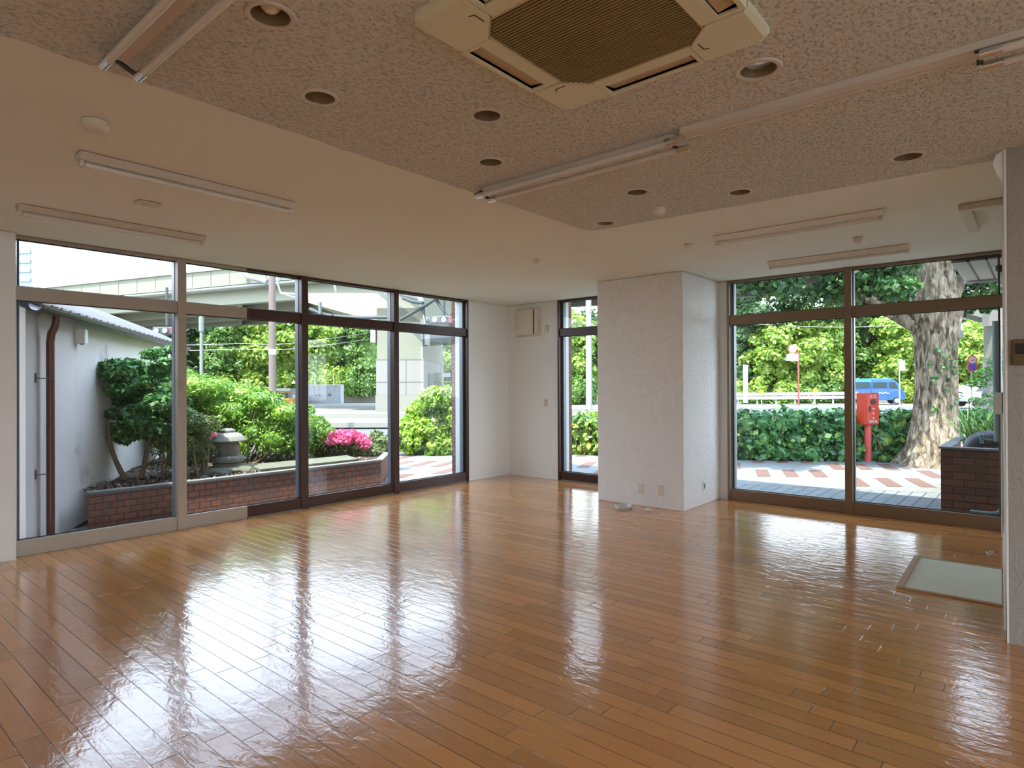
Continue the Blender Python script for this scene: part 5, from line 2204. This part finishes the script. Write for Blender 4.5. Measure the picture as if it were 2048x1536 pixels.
# white car, mostly behind the feathery shrub
cp_ = at(1978, 40, 0)
t = thing('white_car', 'white car half hidden behind the feathery shrub', 'car', (cp_.x, cp_.y, 0.0))
side = [(-2.0, .35), (2.0, .35), (2.05, .75), (1.2, .95), (.6, 1.42), (-1.1, 1.45), (-1.9, 1.0), (-2.05, .8)]
n = len(side)
m = MB()
vs = [rtv * u - fwv * .8 + Vector((0, 0, z)) for u, z in side] + [rtv * u + fwv * .8 + Vector((0, 0, z)) for u, z in side]
m.add(vs, [tuple(range(n - 1, -1, -1)), tuple(range(n, 2 * n))] + [(k, (k + 1) % n, n + (k + 1) % n, n + k) for k in range(n)])
bd = m.build('body', 'white paint', t, bevel=.06)
m = MB()
m.add([rtv * u - fwv * .815 + Vector((0, 0, z)) for u, z in ((-1.5, 1.0), (1.0, 1.0), (.5, 1.36), (-1.0, 1.38))], [(0, 1, 2, 3)])
m.build('side_windows', 'car glass', bd)
for u_ in (-1.3, 1.3):
    for v_ in (-.65, .8):
        m = MB()
        m.tube([rtv * u_ + fwv * v_ + Vector((0, 0, .3)), rtv * u_ + fwv * (v_ - .18) + Vector((0, 0, .3))], .3, 20)
        m.build('wheel', 'tyre', t, smooth=True)

# ------------------------------------------------------------------ containers, booth and vehicles on the left


def box_at(name, label, cat, px0, px1, d, z0, z1, depth, mat, parts=(), group=None):
    a_, b_ = at(px0, d, z0), at(px1, d, z0)
    t = thing(name, label, cat, a_, group=group)
    w = (b_ - a_).length
    m = MB()
    q = [rtv * u + fwv * v for u, v in ((0, 0), (w, 0), (w, depth), (0, depth))]
    m.prism([(p.x, p.y) for p in q], 0, z1 - z0)
    m.build('body', mat, t)
    for nm, u0, u1, za, zb2, mt in parts:
        m = MB()
        m.obox(rtv * u0 * w - fwv * .04 + Vector((0, 0, (za + zb2) / 2 * (z1 - z0))), rtv * u1 * w - fwv * .04 + Vector((0, 0, (za + zb2) / 2 * (z1 - z0))), .06, (zb2 - za) * (z1 - z0))
        m.build(nm, mt, t)
    return t


fr = [('frame_bar', 0, 1, .95, 1.0, 'container frame'), ('frame_bar', 0, 1, 0, .04, 'container frame')]
fr += [('rib', k / 9, k / 9 + .012, .04, .95, 'container frame') for k in range(0, 10, 3)]
box_at('storage_container', 'left half of the pair of grey storage containers behind the window post', 'container', 606, 636, 41, .34, 1.62, 0.7, 'container grey', fr + [('handle', .86, .90, .40, .47, 'dark steel')])
box_at('storage_container', 'wider right grey storage container beside the retaining wall', 'container', 637, 682, 41, .34, 1.62, 0.7, 'container grey', fr + [('handle', .05, .09, .40, .47, 'dark steel'), ('vent', .45, .53, .42, .52, 'dark steel')])
box_at('kiosk', 'small open booth with a pale roof beside the brown utility pole', 'booth', 550, 578, 41, .1, 1.35, 1.2, 'tile cladding', [('opening', .1, .9, .15, .8, 'dark steel'), ('roof', -.08, 1.08, .88, 1.02, 'white paint'), ('orange_band', -.05, 1.05, .78, .86, 'orange paint')])
box_at('teal_car', 'teal vehicle roof just showing above the azalea mass', 'car', 512, 530, 40, .1, 1.3, 1.6, 'teal paint', [('window_band', .05, .95, .35, .60, 'white paint')])
box_at('orange_sign', 'orange panel left of the brown utility pole', 'sign', 532, 539, 39, .1, 1.40, .2, 'orange paint')
box_at('barrier', 'orange-yellow barrier right of the brown utility pole', 'barrier', 566, 586, 38, .1, .78, .5, 'orange paint')
box_at('pickup_truck', 'pale truck partly behind the dark window mullion', 'truck', 585, 601, 39, .1, .95, 1.6, 'white paint', [('load_panel', .05, .95, .45, .9, 'container grey'), ('lower_band', .0, 1.0, .05, .2, 'tyre')])
for px_, pyt in ((630, 751), (667, 749)):
    b = at(px_, 44.5, .2)
    t = thing('thin_post', 'thin pale post rising behind the %s grey container' % ('narrower left' if px_ < 650 else 'wider right'), 'post', b, group='thin posts behind the containers')
    m = MB()
    m.tube([(0, 0, 0), (0, 0, 2.2)], .035, 8)
    m.build('shaft', 'white pole', t)

# tall building at the far left
p = at(64, 70, 0)
sd = Vector((p.x, p.y, 0)).normalized()
t = thing('office_tower', 'tall pale glass building at the far left edge of the sky', 'building', (p.x, p.y, 0))
m = MB()
m.prism([(q.x, q.y) for q in (-rtv * 12, rtv * 0, sd * 12, -rtv * 12 + sd * 12)], 0, 17.2)
m.build('shaft', 'ridge tower', t)
m = MB()
m.prism([(q.x, q.y) for q in (-rtv * 12, -rtv * .3, -rtv * .3 + sd * 11, -rtv * 12 + sd * 11)], 17.2, 22)
m.build('crown', 'white paint', t)
m = MB()
for z_ in np.arange(1, 17, 1.05):
    m.obox(-rtv * 12 - fwv * .08 + Vector((0, 0, z_)), -rtv * .1 - fwv * .08 + Vector((0, 0, z_)), .1, .42)
gb = m.build('window_bands', 'tower glass', t)
gb['kind'] = 'stuff'

# ------------------------------------------------------------------ trees and bushes across the road


def crown(seed, R, Hh, n=10, n_leaf=7000, size=.30, mat='far leaves mid'):
    rg = random.Random(seed)
    t = thing('roadside_tree')
    bl = []
    for k in range(n * 3):
        z_ = rg.uniform(.10, .95)
        rr_ = R * math.sqrt(max(.08, 1 - ((z_ - .45) / .62) ** 2)) * rg.uniform(.45, .9)
        a_ = rg.uniform(0, 2 * PI)
        s_ = R * rg.uniform(.22, .36)
        bl.append((rr_ * math.cos(a_), rr_ * math.sin(a_), z_ * Hh, s_, s_, s_ * .75))
    bl.append((0, 0, Hh * .5, R * .6, R * .6, Hh * .4))
    leaf_mesh('foliage', bl, n_leaf, size, mat, t, seed, core=.70, up=.5, out=.8, aspect=.75, lump=.2, shell=.8)
    m = MB()
    limb(m, (0, 0, -.3), (rg.uniform(-.5, .5), 0, Hh * .55), R * .09, R * .05, .05, seed, 7, 8)
    m.build('trunk', 'bark young', t)
    return t


protos = [crown(71, 3.2, 9.0, mat='far leaves dark'), crown(72, 3.0, 8.0, mat='far leaves mid'), crown(73, 2.6, 7.0, mat='far leaves light'),
          crown(74, 3.2, 9.0, mat='far leaves dark'), crown(75, 2.7, 8.0, mat='far leaves mid'), crown(76, 2.5, 6.5, mat='far leaves light')]
note_kids(protos)
used = set()


def plant(k, px, d, sc, rot, label, z=.6, sz=None):
    o = protos[k] if k not in used else copy_tree(protos[k])
    used.add(k)
    p = at(px, d, z)
    o.location = p
    o.rotation_euler = (0, 0, rot)
    o.scale = (sc, sc, sz or sc)
    tag(o, label, 'tree', 'trees across the road')


TREES = [
    (0, 300, 50, 1.0, 'dark tree behind the thin grey-green post'), (3, 395, 53, 1.05, 'tall dark tree over the left end of the azalea mass'),
    (4, 455, 50.5, .80, 'mid-green tree over the crest of the azalea mass'), (2, 500, 51, 1.08, 'yellow-green tree just left of the brown utility pole'),
    (5, 578, 50.5, 1.15, 'light green tree just right of the brown utility pole'), (2, 640, 51.5, 1.0, 'light green tree above the grey containers'),
    (3, 695, 56, .98, 'dark tree left of the tiled road pier'), (1, 735, 50.6, .78, 'bushy tree touching the left side of the tiled pier'),
    (4, 880, 54, .95, 'tree seen just right of the tiled pier'), (5, 935, 52, .9, 'light tree beyond the tall sunlit bush'),
    (2, 1145, 51.5, 1.05, 'yellow-green tree at the top of the narrow window'), (0, 1190, 55, .95, 'dark tree behind the white lamp post'),
    (1, 1075, 54, .95, 'tree hidden mostly by the corner wall'),
    (3, 1450, 56, 1.25, 'dark tree at the left edge of the right window'), (0, 1500, 53.5, 1.15, 'dark tree above the narrow white sign post'),
    (5, 1560, 50.8, 1.1, 'light tree left of the round red-post sign'), (2, 1625, 51.0, 1.05, 'yellow-green tree right of the round red-post sign'),
    (1, 1680, 54.5, 1.0, 'mid-green tree behind the window mullion'), (3, 1735, 57, 1.25, 'deep green tree above the blue van'),
    (2, 1800, 51.5, .98, 'bright tree left of the furrowed trunk'), (0, 1870, 56, 1.25, 'dark tree hidden behind the furrowed trunk'),
    (5, 1935, 51, 1.05, 'bright tree behind the pair of round signs'), (2, 1985, 53, 1.0, 'bright tree at the right window edge'),
    (4, 2060, 55, 1.0, 'tree beyond the right block')]
for i, (k, px_, d__, sc, lab) in enumerate(TREES):
    plant(k, px_, d__, sc, i * 1.3, lab)

rg = random.Random(90)


def low_bush(px, d, w, h, label, mat, z=-.05, n=1500, seed=1, size=.22):
    b0 = at(px, d, z)
    bl = []
    c_ = max(1, int(w / .9))
    for k in range(c_):
        u = (k + .5) / c_ * w - w / 2
        bl.append((rtv.x * u, rtv.y * u, h * .45, min(.8, w / 2), .6, h * .55))
    o = leaf_mesh('roadside_bush', bl, n, size, mat, None, seed, zmin=0, core=.8, up=.4, aspect=.7)
    o.location = b0
    tag(o, label, 'bush', 'bushes across the road')


low_bush(1560, 48.9, 7.5, .85, 'long low clipped bush behind the guard rail', 'far leaves mid', n=3200, seed=2)
low_bush(1576, 48.6, 1.9, 1.75, 'round yellow-green bush left of the red sign post', 'far leaves light', n=1500, seed=3)
low_bush(1505, 48.8, 1.8, 1.6, 'round bush right of the narrow white sign post', 'far leaves light', n=1500, seed=4)
low_bush(1640, 48.9, 3.2, 1.7, 'mid-green bush right of the red sign post', 'far leaves mid', n=2000, seed=5)
low_bush(1685, 49.0, 2.6, 1.9, 'green bush by the right window mullion', 'far leaves mid', n=1800, seed=6)
low_bush(1460, 49.0, 2.4, 2.0, 'green bush at the left frame of the right window', 'far leaves light', n=1800, seed=7)
low_bush(1852, 48.6, 4.2, 1.75, 'clipped bright yellow hedge right of the blue van', 'yellow hedge leaves', z=-.05, n=3600, seed=8, size=.16)
low_bush(1958, 48.0, 5.5, 1.7, 'clipped bright yellow hedge right of the trunk', 'yellow hedge leaves', z=-.1, n=4200, seed=9, size=.16)
low_bush(1140, 48.9, 4.0, 2.3, 'green bushes along the road in the narrow window', 'far leaves mid', n=2600, seed=10)
low_bush(722, 48.6, 2.4, 2.0, 'bush hanging over the retaining wall left of the tiled pier', 'far leaves mid', z=.7, n=1700, seed=11)
low_bush(655, 49.5, 5.0, 2.4, 'light bush rising behind the grey containers', 'far leaves light', z=.8, n=2600, seed=12)

t = thing('wall_fitting', 'small black round fitting low on the outer edge of the last left window', 'fitting', (7.02, 7.09, .33))
m = MB()
m.lathe([(.02, -.05), (.055, -.03), (.065, .01), (.05, .05), (.02, .07)], n=18)
m.build('body', 'black paint', t, smooth=True)
m = MB()
m.box(-.02, .02, -.03, .02, -.38, -.04)
m.build('bracket', 'dark steel', t)
